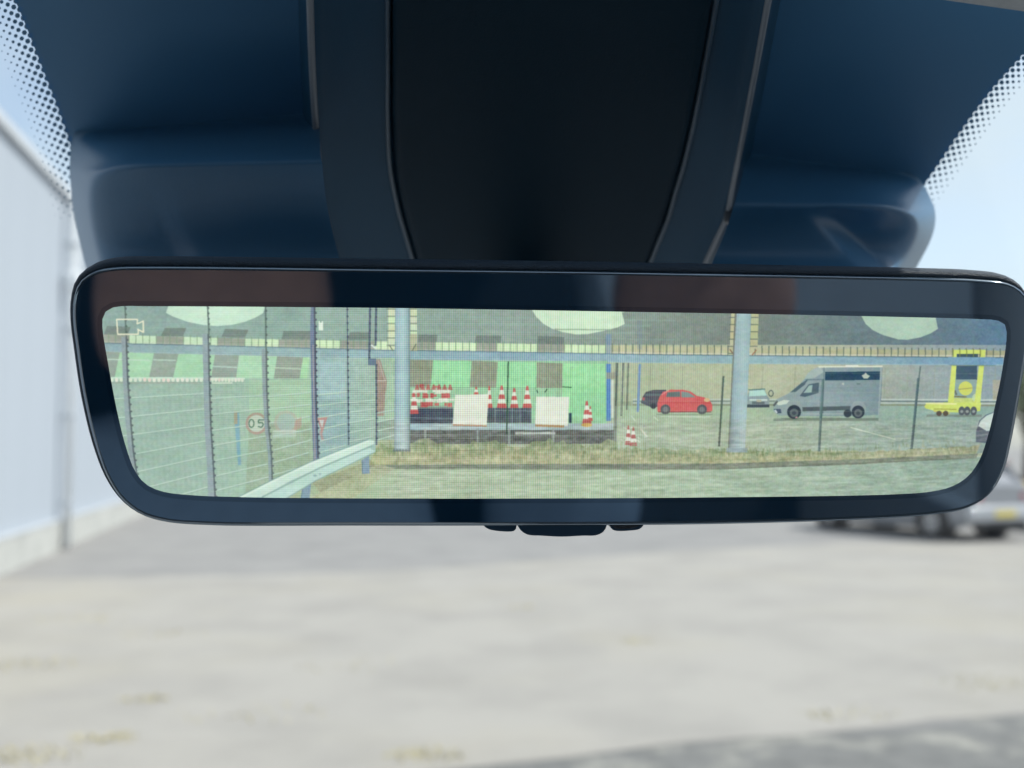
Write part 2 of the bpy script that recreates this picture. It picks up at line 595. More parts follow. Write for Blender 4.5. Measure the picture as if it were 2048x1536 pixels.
# yellow barrier board beside the hatchback
m_yel = material('yellow_board', (0.78, 0.46, 0.03), 0.5, vary=0.08, scale=4)
bp_ = ground_pt(2052, 1062)
bar = thing('safety_barrier', 'yellow safety barrier board on dark feet at the right edge', 'barrier', (bp_.x, bp_.y, 0), math.radians(12))
box('board', (-.28, 1.9, -.03, .03, .60, .98), m_yel, bar, bevel=.012)
for x in (-.05, 1.65):
    lg = box('leg', (x - .06, x + .06, -.05, .05, .03, .592), m_blackp, bar, bevel=.01)
    box('foot', (x - .14, x + .14, -.3, .3, .0, .06), m_blackp, lg, bevel=.01)

# ================================================================== THE CAR WE SIT IN
m_roof = material('dark_roof_fabric', (0.09, 0.095, 0.105), 0.95, vary=0.08, scale=300)
m_fabric = material('visor_fabric', (0.46, 0.48, 0.49), 0.95, vary=0.08, scale=300, bump=0.2, bscale=900)
m_dark = material('black_cabin_trim', (0.03, 0.035, 0.04), 0.6)
m_cabin = material('pale_cabin_trim', (0.42, 0.43, 0.44), 0.6, bump=0.1, bscale=600)
m_tan = material('tan_leather', (0.58, 0.29, 0.20), 0.5, vary=0.12, scale=30, bump=0.1, bscale=400)
m_seatgrey = material('pale_seat_cloth', (0.34, 0.42, 0.52), 0.85, vary=0.06, scale=60)
own = thing('car_cabin', 'car cabin around the mirror with a pale sun visor at the top corner', 'car interior', (0, 0, 0))
ZC = CAM.z
# roof lining: shallow curved sheet with thickness
rows = []
for i in range(10):
    y = .14 - i * .31
    rows.append([Vector((x, y, ZC + .235 + .05 * math.sin(min(1, i / 4) * 1.57) - .09 * (abs(x) / .72) ** 3)) for x in np.linspace(-.72, .72, 9)])
rl = cage('roof_lining', rows, m_roof, own, 1)
md = rl.modifiers.new('thick', 'SOLIDIFY'); md.thickness = .03; md.offset = 1
for s in (-1, 1):
    box('door_panel', (s * .76 - .03, s * .76 + .03, -2.6, 1.35, ZC - 1.15, ZC - .30), m_cabin, own, bevel=.015)
    for (ya, yb) in ((-.55, -.40), (-1.55, -1.42), (-2.62, -2.3)):
        tube('pillar', [(s * .77, (ya + yb) / 2 - .03, ZC - .32), (s * .68, (ya + yb) / 2, ZC + .20)], .055, m_cabin, own, 8)
    tube('windscreen_pillar', [(s * .80, 1.38, ZC - .40), (s * .76, .7, ZC - .05), (s * .70, .12, ZC + .22)], .045, m_cabin, own, 8)
m_dim = thin_glass('dimming_glass', (0.26, 0.31, 0.36), 0.04)  # unseen tinted panes, added to dim outside light in the mirror's reflection
for s in (-1, 1):
    link_mesh('tinted_blocker_pane', [(s * .77, -2.6, ZC - .30), (s * .77, -.50, ZC - .30), (s * .70, -.50, ZC + .18), (s * .70, -2.6, ZC + .18)], [(0, 1, 2, 3)], m_dim, own)
box('rear_blocker', (-.74, .74, -2.66, -2.6, ZC - 1.15, ZC + .26), m_dark, own, bevel=.01)  # unseen, raised to the roof to block rear light from the mirror glass
box('cabin_floor', (-.75, .75, -2.6, 1.4, ZC - 1.2, ZC - 1.155), m_cabin, own)
rows = []
for i, (y, z) in enumerate(((.42, -.95), (.45, -.62), (.55, -.53), (.9, -.49), (1.30, -.47), (1.42, -.55))):
    rows.append([Vector((x, y, ZC + z)) for x in np.linspace(-.74, .74, 7)])
cage('dashboard', rows, m_cabin, own, 2)
rows = []
for (y, z) in ((1.46, -.56), (1.55, -.545), (1.9, -.64), (2.2, -.74), (2.36, -.86), (2.40, -1.2)):
    rows.append([Vector((x, y - .12 * (x / .85) ** 2, ZC + z - .06 * (abs(x) / .85) ** 4)) for x in np.linspace(-.88, .88, 9)])
cage('bonnet', rows, paint('car_paint', (0.02, 0.025, 0.03)), own, 2)

# sun visor, its front edge shows in the top right corner
va, vb = at(1860, -4, .262), at(2240, 50, .262)
sl = Vector((0, -.20, .085))
th = Vector((0, .006, .014))
rows = []
for k, e in ((0.0, 0.0), (0.12, 0.9), (.5, 1.0), (.88, .9), (1.0, 0.0)):
    off = sl * k
    rows.append([va.lerp(vb, u) + off - th * e * w for u, w in ((0, 0), (0.03, .8), (.5, 1), (1.6, 1), (2.6, .8), (2.66, 0))])
rows += [[p + th * 1.2 for p in rows[3]], [p + th * 1.4 for p in rows[2]], [p + th * 1.2 for p in rows[1]]]
rows.append(rows[0])
cage('sun_visor', rows, m_fabric, own, 2)
lv2 = []
for r_ in rows:
    lv2.append([Vector((-p.x - .06, p.y, p.z + .02)) for p in r_])
cage('sun_visor', lv2, m_fabric, own, 2)

# ------------------------------------------------------------------ windscreen
GSLOPE = math.radians(28)
G0 = CAM + Vector((0, .31, .132))
GN = Vector((0, -math.sin(GSLOPE), -math.cos(GSLOPE))).normalized()    # towards the cabin
GN = Vector((0, math.sin(GSLOPE), math.cos(GSLOPE))) * -1


def on_glass(px, py, off=0.0):
    return hit(px, py, G0 + GN * off, GN)


def gdepth(py):
    return (on_glass(1024, py) - CAM).dot(FWD)


ws = thing('windscreen', 'sloping windscreen with black dotted border around the sensor cover', 'windscreen', (0, 0, 0))
m_ws = thin_glass('windscreen_glass', (0.95, 0.975, 0.97), 0.035)
m_frit = material('black_ceramic_print', (0.046, 0.165, 0.31), 0.55, spec=0.4)  # black print; its navy base colour carries the lens haze
top = G0 + Vector((0, -.18, .18 * math.tan(GSLOPE)))
bot = G0 + Vector((0, 1.10, -1.10 * math.tan(GSLOPE)))
link_mesh('glass_pane', [(-.72, top.y, top.z), (.72, top.y, top.z), (.80, bot.y, bot.z), (-.80, bot.y, bot.z)], [(0, 1, 2, 3)], m_ws, ws)
frit_l = [(-60, -220), (22, -20), (30, 0), (48, 42), (66, 88), (90, 150), (112, 205), (130, 256), (150, 318), (168, 400), (196, 500)]
frit_r = [(1800, 505), (1812, 430), (1846, 372), (1872, 335), (1905, 285), (1945, 228), (1990, 170), (2048, 106), (2140, 10), (2300, -220)]
outl = frit_l + [(500, 530), (1024, 535), (1500, 530)] + frit_r
fv = [on_glass(x, y, .0006) for x, y in outl]
tri = tessellate_polygon([[Vector((x, y, 0)) for x, y in outl]])
link_mesh('frit_band', fv, [tuple(t) for t in tri], m_frit, ws)
# dots of the border, rows getting smaller outwards
dv, df = [], []


def dots(edge, side, pitch, nrow, r0, dr):
    P = catmull(edge, 90, closed=False)
    seg = np.linalg.norm(np.diff(P, axis=0), axis=1)
    L = np.concatenate([[0], np.cumsum(seg)])
    for k in range(nrow):
        s = (0.5 * (k % 2)) * pitch
        while s < L[-1]:
            x, y = np.interp(s, L, P[:, 0]), np.interp(s, L, P[:, 1])
            x2, y2 = np.interp(min(s + 2, L[-1]), L, P[:, 0]), np.interp(min(s + 2, L[-1]), L, P[:, 1])
            x1, y1 = np.interp(max(s - 2, 0), L, P[:, 0]), np.interp(max(s - 2, 0), L, P[:, 1])
            tx, ty = x2 - x1, y2 - y1
            q = math.hypot(tx, ty) or 1
            nx, ny = -ty / q, tx / q
            if nx * side < 0:
                nx, ny = -nx, -ny
            d = k * pitch * .5 - 1.5
            r = max(1.0, r0 - dr * k) * (1.0 if y < 300 else max(.55, 1 - (y - 300) / 260))
            cx, cy = x + nx * d, y + ny * d
            if -150 < cx < 2200 and -150 < cy < 440:
                i = len(dv)
                for a in range(10):
                    t = 6.28318 * a / 10
                    dv.append(on_glass(cx + r * math.cos(t), cy + r * math.sin(t), .0006))
                df.append(tuple(range(i, i + 10)))
            s += pitch


dots(frit_l, -1, 18.5, 8, 6.0, .68)
dots(frit_r, 1, 16.5, 6, 5.6, .8)
fd = link_mesh('frit_dots', dv, df, m_frit, ws)
fd['kind'] = 'stuff'

# ------------------------------------------------------------------ sensor cover behind the mirror
m_cover = material('cover_plastic', (0.046, 0.155, 0.285), 0.38, spec=0.5, bump=0.06, bscale=1500)  # black plastic, with the blue lens haze put into its base colour
m_coverd = material('cover_plastic_centre', (0.003, 0.020, 0.036), 0.6, spec=0.1, bump=0.06, bscale=1500)
m_rail = material('cover_plastic_rail', (0.010, 0.055, 0.105), 0.5, spec=0.15, bump=0.06, bscale=1500)
m_clip = material('cover_clip', (0.10, 0.11, 0.12), 0.4)
sc = thing('sensor_cover', 'black plastic sensor cover with two side pods above the mirror', 'cover', (0, 0, 0))
ys = [-160, -80, 0, 120, 240, 330, 385, 430, 480, 540, 640]
LO = np.interp(ys, [-160, 0, 180, 380, 430, 540, 640], [606, 612, 618, 634, 644, 668, 690])      # outer left edge of the spine
LI = np.interp(ys, [-160, 0, 300, 370, 430, 540, 640], [788, 782, 782, 792, 806, 838, 868])      # left seam
RI = np.interp(ys, [-160, 0, 150, 300, 370, 430, 540, 640], [1452, 1428, 1402, 1372, 1350, 1334, 1290, 1250])
RO = np.interp(ys, [-160, 0, 200, 430, 540, 640], [1580, 1545, 1508, 1462, 1412, 1370])


def rowpts(y, spec):
    g_ = gdepth(y)
    return [at(x, y, g_ - d) for x, d in spec]


rows_l, rows_r, rows_c = [], [], []
for i, y in enumerate(ys):
    a, b, c, d = LO[i], LI[i], RI[i], RO[i]
    rows_l.append(rowpts(y, [(a - 16, .000), (a - 14, .004), (a - 6, .014), (a + 2, .019), (a + 10, .0205), (a + 18, .0200), (a + 30, .018), ((a + b) / 2, .017), (b - 30, .0165), (b - 12, .016), (b + 2, .0155), (b + 6, .010)]))
    rows_r.append(rowpts(y, [(c - 6, .010), (c - 2, .0155), (c + 12, .016), (c + 30, .0165), ((c + d) / 2, .017), (d - 30, .018), (d - 18, .020), (d - 10, .0205), (d - 2, .019), (d + 6, .014), (d + 14, .004), (d + 16, .0)]))
    rows_c.append(rowpts(y, [(b + 2, .012), (b + 3, .017), (b + 7, .0195), (b + 14, .0205), (b + 30, .0208), ((b + c) / 2, .023), (c - 30, .0208), (c - 14, .0205), (c - 7, .0195), (c - 3, .017), (c - 2, .012)]))
cage('side_rail', rows_l, m_rail, sc, 2)
cage('side_rail', rows_r, m_rail, sc, 2)
cage('centre_panel', rows_c, m_coverd, sc, 2)


m_highlight = material('ridge_highlight', (0.17, 0.20, 0.23), 0.45)  # lighter grey that paints the highlight along the cover's ridges
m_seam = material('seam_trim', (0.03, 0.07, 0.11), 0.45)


def line_tube(name, xs, dx, dpt, r, mat):
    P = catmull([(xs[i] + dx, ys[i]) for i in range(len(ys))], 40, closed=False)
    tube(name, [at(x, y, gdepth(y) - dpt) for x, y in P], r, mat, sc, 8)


line_tube('edge_highlight', LO, 8, .0200, .0011, m_highlight)  # thin pale tubes standing in for the light along both ridges
line_tube('edge_highlight', RO, -8, .0200, .0010, m_highlight)
line_tube('seam_bead', RI, 4, .0165, .0010, m_seam)
line_tube('seam_bead', LI, -6, .0160, .0009, m_seam)


tw = [.9, .9, 1.0, 1.0, .75, .4, .32, .32, .32]


def pod(prof):
    """rows: (y at the tip, y at the spine, protrusion, x of the tip, x at the spine, x where the face steps back, step)"""
    rows = []
    for (yo, yi, d_in, x_out, x_in, xc, stp) in prof:
        rw = []
        w = x_in - x_out
        sg = 1 if w > 0 else -1
        t_ = tw[len(rows)]
        cols = [(x_out, 0.0, stp), (x_out + sg * 12 * t_, .22, stp), (x_out + sg * 44 * t_, .55, stp), (x_out + sg * 84 * t_, .84, stp), (x_out + sg * 118 * t_, .97, stp), (xc - sg * 30, 1, stp), (xc - sg * 20, 1, stp), (xc + sg * 22, 1, 0), (xc + sg * 40, 1, 0), ((xc + x_in) / 2 + sg * 20, 1, 0), (x_in, 1, 0)]
        for (x, k, q) in cols:
            u = (x - x_out) / w
            y = yo + (yi - yo) * u
            g_ = gdepth(min(y, 520))
            rw.append(at(x, y, g_ - .002 - d_in * k + q * min(1, k * 1.2)))
        rows.append(rw)
    return cage('side_pod', rows, m_cover, sc, 2)


pod([(262, 214, -.004, 152, 640, 300, 0), (272, 236, .001, 146, 640, 300, 0), (294, 262, .024, 142, 640, 320, 0), (326, 316, .050, 139, 640, 320, 0), (338, 326, .053, 139, 645, 320, 0), (352, 340, .053, 140, 645, 320, .000), (430, 430, .062, 146, 655, 330, .002), (520, 520, .074, 167, 680, 380, .003), (600, 600, .095, 190, 700, 420, .003)])
pod([(346, 296, -.004, 1826, 1490, 1640, 0), (356, 316, .001, 1836, 1490, 1640, 0), (372, 342, .024, 1850, 1488, 1660, 0), (404, 404, .050, 1864, 1470, 1650, 0), (416, 416, .053, 1869, 1466, 1640, 0), (430, 430, .053, 1872, 1462, 1640, .004), (470, 470, .059, 1869, 1450, 1682, .010), (530, 530, .072, 1836, 1420, 1738, .012), (600, 600, .095, 1795, 1400, 1800, .012)])
for (x, y) in ((627, 378), (1458, 432)):
    g_ = gdepth(y)
    c = at(x, y, g_ - .022)
    o = box('clip', (-.0016, .0016, -.002, .002, -.003, .003), m_clip, sc, bevel=.0012)
    o.location = c

# ================================================================== THE MIRROR
D0 = 0.28
P0 = at(1085, 790, D0)
nb_ = (RGT * 0.092 + UPV * (-0.055) - FWD).normalized()
ex = (RGT - nb_ * RGT.dot(nb_)).normalized()
ey = nb_.cross(ex).normalized()
MM = Matrix(((ex.x, ey.x, nb_.x, P0.x), (ex.y, ey.y, nb_.y, P0.y), (ex.z, ey.z, nb_.z, P0.z), (0, 0, 0, 1)))
mirror = thing('rear_view_mirror', 'wide frameless digital rear view mirror with its camera screen switched on', 'mirror')
mirror.matrix_world = MM


def loc2(px, py):
    q = hit(px, py, P0, nb_) - P0
    return q.dot(ex), q.dot(ey)


glass_px = [(152, 640), (153, 600), (163, 570), (188, 551), (225, 542), (300, 540), (780, 545), (1200, 550), (1600, 557), (1850, 562), (1960, 566), (2020, 574), (2046, 592), (2056, 625),
            (2050, 690), (2034, 790), (2018, 880), (2003, 940), (1978, 983), (1935, 1010), (1870, 1022), (1750, 1031), (1430, 1041), (1000, 1044), (700, 1044), (420, 1043),
            (330, 1036), (285, 1022), (250, 996), (222, 955), (197, 890), (173, 790), (158, 690)]
screen_px = [(205, 655), (206, 634), (216, 619), (238, 613), (300, 612.5), (780, 616), (1280, 624), (1540, 628.5), (1800, 634), (1965, 638.5), (1995, 641), (2010, 650), (2013, 668),
             (2004, 740), (1990, 810), (1973, 880), (1958, 921), (1935, 953), (1903, 973), (1862, 983), (1790, 988.5), (1380, 995), (1000, 997), (700, 996.5), (480, 994), (380, 990),
             (325, 983), (293, 969), (272, 945), (254, 900), (236, 830), (217, 730)]
GL = catmull([loc2(*p) for p in glass_px], 300)
SL = catmull([loc2(*p) for p in screen_px], 260)
# make them counter clockwise


def ccw(P):
    a = 0.5 * np.sum(P[:, 0] * np.roll(P[:, 1], -1) - np.roll(P[:, 0], -1) * P[:, 1])
    return P if a > 0 else P[::-1].copy()


GL, SL = ccw(GL), ccw(SL)


def offset(P, d):
    t = np.roll(P, -3, 0) - np.roll(P, 3, 0)
    t /= np.linalg.norm(t, axis=1)[:, None]
    n = np.stack([t[:, 1], -t[:, 0]], 1)
    dd = d(n) if callable(d) else d
    dd = np.asarray(dd)
    return P + n * (dd[:, None] if dd.ndim else dd)


def rings(name, specs, mat, cap_first=False, cap_last=False, smooth=True):
    v, f = [], []
    n = len(specs[0][0])
    for P, w in specs:
        v += [(p[0], p[1], w) for p in P]
    for i in range(len(specs) - 1):
        for k in range(n):
            k2 = (k + 1) % n
            f.append((i * n + k, i * n + k2, (i + 1) * n + k2, (i + 1) * n + k))
    if cap_first: f.append(tuple(range(n)))
    if cap_last: f.append(tuple(reversed(range((len(specs) - 1) * n, len(specs) * n))))
    o = link_mesh(name, v, f, mat, mirror, smooth)
    return fix_normals(o)


def coated(name, base, refl, rough, emis=None):
    m = bpy.data.materials.new(name)
    m.use_nodes = True
    nt = m.node_tree
    nt.nodes.clear()
    o = nt.nodes.new('ShaderNodeOutputMaterial')
    d = nt.nodes.new('ShaderNodeBsdfDiffuse')
    d.inputs['Color'].default_value = (*base, 1)
    g_ = nt.nodes.new('ShaderNodeBsdfGlossy')
    g_.inputs['Roughness'].default_value = rough
    g_.inputs['Color'].default_value = (0.74, 0.88, 1.0, 1)
    mx = nt.nodes.new('ShaderNodeMixShader')
    mx.inputs['Fac'].default_value = refl
    nt.links.new(d.outputs[0], mx.inputs[1])
    nt.links.new(g_.outputs[0], mx.inputs[2])
    nt.links.new(mx.outputs[0], o.inputs['Surface'])
    return m


m_bezel = coated('half_silvered_glass', (0.010, 0.055, 0.115), 0.42, 0.03)
m_edge = coated('polished_glass_edge', (0.02, 0.04, 0.06), 0.25, 0.08)
m_border = coated('display_mask', (0.010, 0.045, 0.095), 0.30, 0.02)
m_house = material('grained_housing', (0.022, 0.05, 0.085), 0.55, spec=0.45, bump=0.55, bscale=2600)
m_tab = material('tab_plastic', (0.018, 0.06, 0.11), 0.45)

rings('mirror_glass', [(GL, 0.0)], m_bezel, cap_first=True, smooth=False)
rings('glass_edge', [(GL, 0.0), (offset(GL, .00035), -.00008), (offset(GL, .0007), -.0003), (offset(GL, .00098), -.0007), (offset(GL, .0011), -.0013), (offset(GL, .0010), -.0022)], m_edge)


def hoff(a, b, c):          # top, side, bottom
    def fn(n):
        ny, nx = n[:, 1], np.abs(n[:, 0])
        up, dn = np.clip(ny, 0, 1) ** 2, np.clip(-ny, 0, 1) ** 2
        return a * up + c * dn + b * nx ** 2
    return fn


rings('housing', [(offset(GL, .0008), -.0022), (offset(GL, hoff(.0014, .0013, .0012)), -.0014), (offset(GL, hoff(.0026, .0018, .0013)), -.0018), (offset(GL, hoff(.0034, .0024, .0015)), -.0032),
                  (offset(GL, hoff(.0039, .0027, .0016)), -.0055), (offset(GL, hoff(.0040, .0026, .0014)), -.009), (offset(GL, hoff(.0030, .0010, .0004)), -.015),
                  (offset(GL, -.002), -.021), (offset(GL, -.007), -.026), (offset(GL, -.014), -.029)], m_house, cap_last=True)

# tabs under the mirror
def prism(name, pts_px, w0, w1, mat):
    P = ccw(catmull([loc2(*p) for p in pts_px], 48))
    n = len(P)
    v = [(p[0], p[1], w0) for p in P] + [(p[0], p[1], w1) for p in P]
    f = [tuple(range(n)), tuple(reversed(range(n, 2 * n)))]
    for k in range(n):
        k2 = (k + 1) % n
        f.append((k, n + k, n + k2, k2))
    o = fix_normals(link_mesh(name, v, f, mat, mirror))
    md = o.modifiers.new('b', 'BEVEL'); md.width = .0003; md.segments = 2; md.limit_method = 'ANGLE'
    return o


prism('push_tab', [(964, 1042), (966, 1052), (972, 1060), (984, 1066), (1028, 1069), (1034, 1066), (1036, 1058), (1036, 1042)], -.004, -.012, m_tab)
prism('dimming_lever', [(1037, 1042), (1038, 1056), (1044, 1066), (1058, 1075), (1085, 1077), (1127, 1079), (1170, 1077), (1198, 1076), (1212, 1069), (1218, 1058), (1219, 1042)], -.0035, -.013, m_tab)
ls = prism('light_sensor', [(1221, 1042), (1224, 1054), (1232, 1066), (1270, 1067), (1286, 1064), (1294, 1056), (1295, 1042)], -.004, -.012, m_tab)
m_sens = material('sensor_window', (0.05, 0.06, 0.07), 0.3, vary=0.5, scale=4000)
prism('sensor_window', [(1230, 1055), (1234, 1061), (1268, 1062), (1280, 1059), (1283, 1054)], -.0036, -.0042, m_sens)
# stalk to the cover
st = [P0 - nb_ * .026 + ey * .01, P0 - nb_ * .05 + ey * .012, at(1050, 640, .42)]
inv = MM.inverted()
tube('stalk', [inv @ p for p in st], .012, m_tab, mirror, 14)

# ------------------------------------------------------------------ the picture on the screen (drawn here, in the screen's own plane)
lo, hi = SL.min(0) - .0004, SL.max(0) + .0004
PXM = FPX / D0                       # about one texel per photo pixel
TW, TH = int((hi[0] - lo[0]) * PXM), int((hi[1] - lo[1]) * PXM)
SS = 2
CW, CH = TW * SS, TH * SS
img = np.zeros((CH, CW, 3), np.float32)
SCL = PXM * SS


def to_cv(pts):
    out = []
    for p in pts:
        u, v = loc2(p[0], p[1])
        out.append(((u - lo[0]) * SCL, (v - lo[1]) * SCL))
    return np.array(out)


# photo coordinates of every texel, for smooth colour changes
uu = lo[0] + (np.arange(CW) + .5) / SCL
vv = lo[1] + (np.arange(CH) + .5) / SCL
U, V = np.meshgrid(uu, vv)
Xw = P0.x + U * ex.x + V * ey.x - CAM.x
Yw = P0.y + U * ex.y + V * ey.y - CAM.y
Zw = P0.z + U * ex.z + V * ey.z - CAM.z
dep = Yw * FWD.y + Zw * FWD.z
PXI = (1024 + FPX * Xw / dep).astype(np.float32)
PYI = (768 - FPX * (Yw * UPV.y + Zw * UPV.z) / dep).astype(np.float32)
nrs = np.random.RandomState(4)


def vnoise(sx, sy):
    """smooth value noise with cells of sx by sy photo pixels"""
    nx, ny = int(CW / (sx * SS)) + 3, int(CH / (sy * SS)) + 3
    gr = nrs.rand(ny, nx).astype(np.float32)
    xs = np.arange(CW) / (sx * SS); ysx = np.arange(CH) / (sy * SS)
    xi = xs.astype(int); yi = ysx.astype(int)
    fx = xs - xi; fy = ysx - yi
    fx = fx * fx * (3 - 2 * fx); fy = fy * fy * (3 - 2 * fy)
    a = gr[yi][:, xi]; b = gr[yi][:, xi + 1]; c = gr[yi + 1][:, xi]; d = gr[yi + 1][:, xi + 1]
    fx = fx[None, :]; fy = fy[:, None]
    return ((a * (1 - fx) + b * fx) * (1 - fy) + (c * (1 - fx) + d * fx) * fy - .5).astype(np.float32)


N_fine, N_mid, N_big, N_hor, N_grass = vnoise(2.2, 2.2), vnoise(9, 6), vnoise(60, 25), vnoise(40, 5), vnoise(4, 9)


def fill(poly, c, alpha=1.0, tex=0.0, soft=None):
    P = to_cv(poly)
    x0, y0 = np.floor(P.min(0)).astype(int); x1, y1 = np.ceil(P.max(0)).astype(int) + 1
    x0, y0, x1, y1 = max(x0, 0), max(y0, 0), min(x1, CW), min(y1, CH)
    if x1 <= x0 or y1 <= y0:
        return
    gx = np.arange(x0, x1) + .5
    gy = (np.arange(y0, y1) + .5)[:, None]
    ins = np.zeros((y1 - y0, x1 - x0), bool)
    n = len(P)
    for i in range(n):
        ax, ay = P[i]; bx, by = P[(i + 1) % n]
        if ay == by: continue
        cond = ((ay > gy) != (by > gy))
        xc = (bx - ax) * (gy - ay) / (by - ay) + ax
        ins ^= cond & (gx[None, :] < xc)
    sub = img[y0:y1, x0:x1]
    if callable(c):
        cc = c(PXI[y0:y1, x0:x1], PYI[y0:y1, x0:x1], (slice(y0, y1), slice(x0, x1)))
        cc = cc[ins]
    else:
        cc = np.array(c, np.float32)[None, :] * np.ones((ins.sum(), 1), np.float32)
    if tex:
        cc = cc + (N_fine[y0:y1, x0:x1][ins] * tex + N_mid[y0:y1, x0:x1][ins] * tex)[:, None]
    sub[ins] = sub[ins] * (1 - alpha) + cc * alpha


def line(p, q, w, c, alpha=1.0):
    dx, dy = q[0] - p[0], q[1] - p[1]
    l = math.hypot(dx, dy) or 1
    nx, ny = -dy / l * w / 2, dx / l * w / 2
    fill([(p[0] + nx, p[1] + ny), (q[0] + nx, q[1] + ny), (q[0] - nx, q[1] - ny), (p[0] - nx, p[1] - ny)], c, alpha)


def disc(x, y, rx, c, alpha=1.0, ry=None, n=22):
    ry = ry or rx
    pts = [(x + rx * math.cos(6.28318 * k / n), y + ry * math.sin(6.28318 * k / n)) for k in range(n)]
    fill(pts, c, alpha)
    return pts


def rect(x0, y0, x1, y1, c, alpha=1.0, tex=0.0):
    fill([(x0, y0), (x1, y0), (x1, y1), (x0, y1)], c, alpha, tex)


def hgrad(stops):
    xs = [s[0] for s in stops]
    cs = np.array([s[1] for s in stops], float)

    def fn(X, Y, sl):
        return np.stack([np.interp(X, xs, cs[:, k]) for k in range(3)], -1).astype(np.float32)
    return fn


def band_y(x, tab):
    return float(np.interp(x, [t[0] for t in tab], [t[1] for t in tab]))


PIC = {}          # outlines kept for the separate picture pieces

# upper facade
fac = hgrad([(200, (136, 166, 160)), (600, (140, 172, 160)), (900, (144, 168, 156)), (1250, (134, 152, 142)), (1500, (122, 136, 128)), (1700, (104, 126, 130)), (1850, (100, 122, 134)), (2020, (84, 122, 150))])
rect(150, 580, 2060, 730, fac, tex=8)
for (x0, y0, x1, y1) in ((205, 640, 1300, 4), (205, 655, 1300, 3), (700, 630, 1350, 3), (560, 668, 1350, 2)):
    line((x0, y0), (x1, y0 + 12), y1, (150, 185, 170), .35)
for k in range(30):
    x = 215 + k * 60
    line((x, 612), (x - 8, 690), 1.2, (95, 120, 115), .18)
dk = (104, 118, 112)
for q in ([(214, 652), (262, 654), (256, 671), (208, 670)], [(330, 656), (373, 656), (366, 673), (322, 672)], [(450, 658), (497, 660), (490, 676), (443, 674)], [(567, 662), (626, 662), (624, 680), (563, 679)],
          [(700, 664), (742, 665), (740, 680), (694, 680)], [(836, 669), (875, 670), (872, 688), (835, 688)], [(952, 671), (1003, 672), (1000, 689), (948, 689)], [(1075, 672), (1128, 674), (1127, 691), (1075, 691)]):
    fill(q, dk, .8, tex=6)
# railing band and beam
TOPB = [(200, 669), (500, 678), (760, 683), (1000, 687), (1300, 692.5), (1600, 697), (1998, 701.5)]
MIDB = [(200, 686), (500, 693), (760, 700), (1000, 703.5), (1300, 709), (1600, 712), (1998, 715)]
BOTB = [(200, 704), (500, 712), (760, 719), (1000, 721.5), (1300, 726.5), (1600, 729), (1998, 731)]
# below the beam: base tones first
rect(150, 820, 2060, 1012, (158, 184, 156), tex=8)
rect(150, 690, 2060, 830, hgrad([(200, (160, 200, 170)), (760, (160, 200, 170)), (820, (140, 160, 138)), (1220, (172, 188, 154)), (1500, (182, 190, 156)), (1700, (176, 184, 160)), (1850, (150, 166, 164)), (2000, (136, 158, 168))]), tex=8)
xs_ = list(np.arange(204, 2006, 13.6))
gbl = [(204, 262, 0), (262, 318, 1), (318, 366, 0), (366, 415, 1), (415, 436, 1), (436, 485, 0), (485, 562, 1), (562, 630, 0), (630, 682, 1), (682, 742, 0), (742, 790, 1), (834, 866, 0), (866, 950, 1), (950, 998, 0), (998, 1074, 1), (1074, 1126, 0), (1126, 1211, 1)]
for i, x in enumerate(xs_):
    x2 = x + 13.6
    xm = (x + x2) / 2
    st_ = 2
    for a, b, s_ in gbl:
        if a <= xm < b: st_ = s_
    c = {0: (152, 160, 146), 1: (212, 242, 192), 2: (190, 192, 152)}[st_]
    if st_ == 2: c = tuple(np.array(c) * (1 - .12 * max(0, (xm - 1500) / 500)))
    if st_ == 1 and xm < 500: c = (205, 238, 196)
    j = random.uniform(-6, 6)
    c = tuple(t_ + j for t_ in c)
    fill([(x, band_y(x, TOPB)), (x2, band_y(x2, TOPB)), (x2, band_y(x2, MIDB)), (x, band_y(x, MIDB))], c, tex=6)
    line((x, band_y(x, TOPB) - 4), (x, band_y(x, MIDB)), 2.4 if xm > 1230 else 1.7, (96, 112, 100) if xm > 1230 else (120, 150, 120), .85)
    line((x, band_y(x, MIDB) - 2.5), (x2, band_y(x2, MIDB) - 2.5), 2.2, (214, 214, 196), .8 if xm > 1230 else .3)
xl = list(np.linspace(200, 2005, 40))
beam = [(x, band_y(x, MIDB)) for x in xl] + [(x, band_y(x, BOTB)) for x in reversed(xl)]
fill(beam, hgrad([(200, (140, 172, 180)), (600, (148, 182, 184)), (1000, (140, 176, 190)), (1500, (146, 182, 188)), (1800, (126, 164, 182)), (2000, (112, 158, 192))]), tex=10)
PIC['pictured_beam'] = [(beam, 'blue grey steel beam across the picture on the screen')]
for i in range(len(xl) - 1):
    line((xl[i], band_y(xl[i], MIDB) + .6), (xl[i + 1], band_y(xl[i + 1], MIDB) + .6), 2, (86, 112, 130), .75)
    line((xl[i], band_y(xl[i], BOTB) - 1), (xl[i + 1], band_y(xl[i + 1], BOTB) - 1), 1.6, (180, 205, 200), .5)
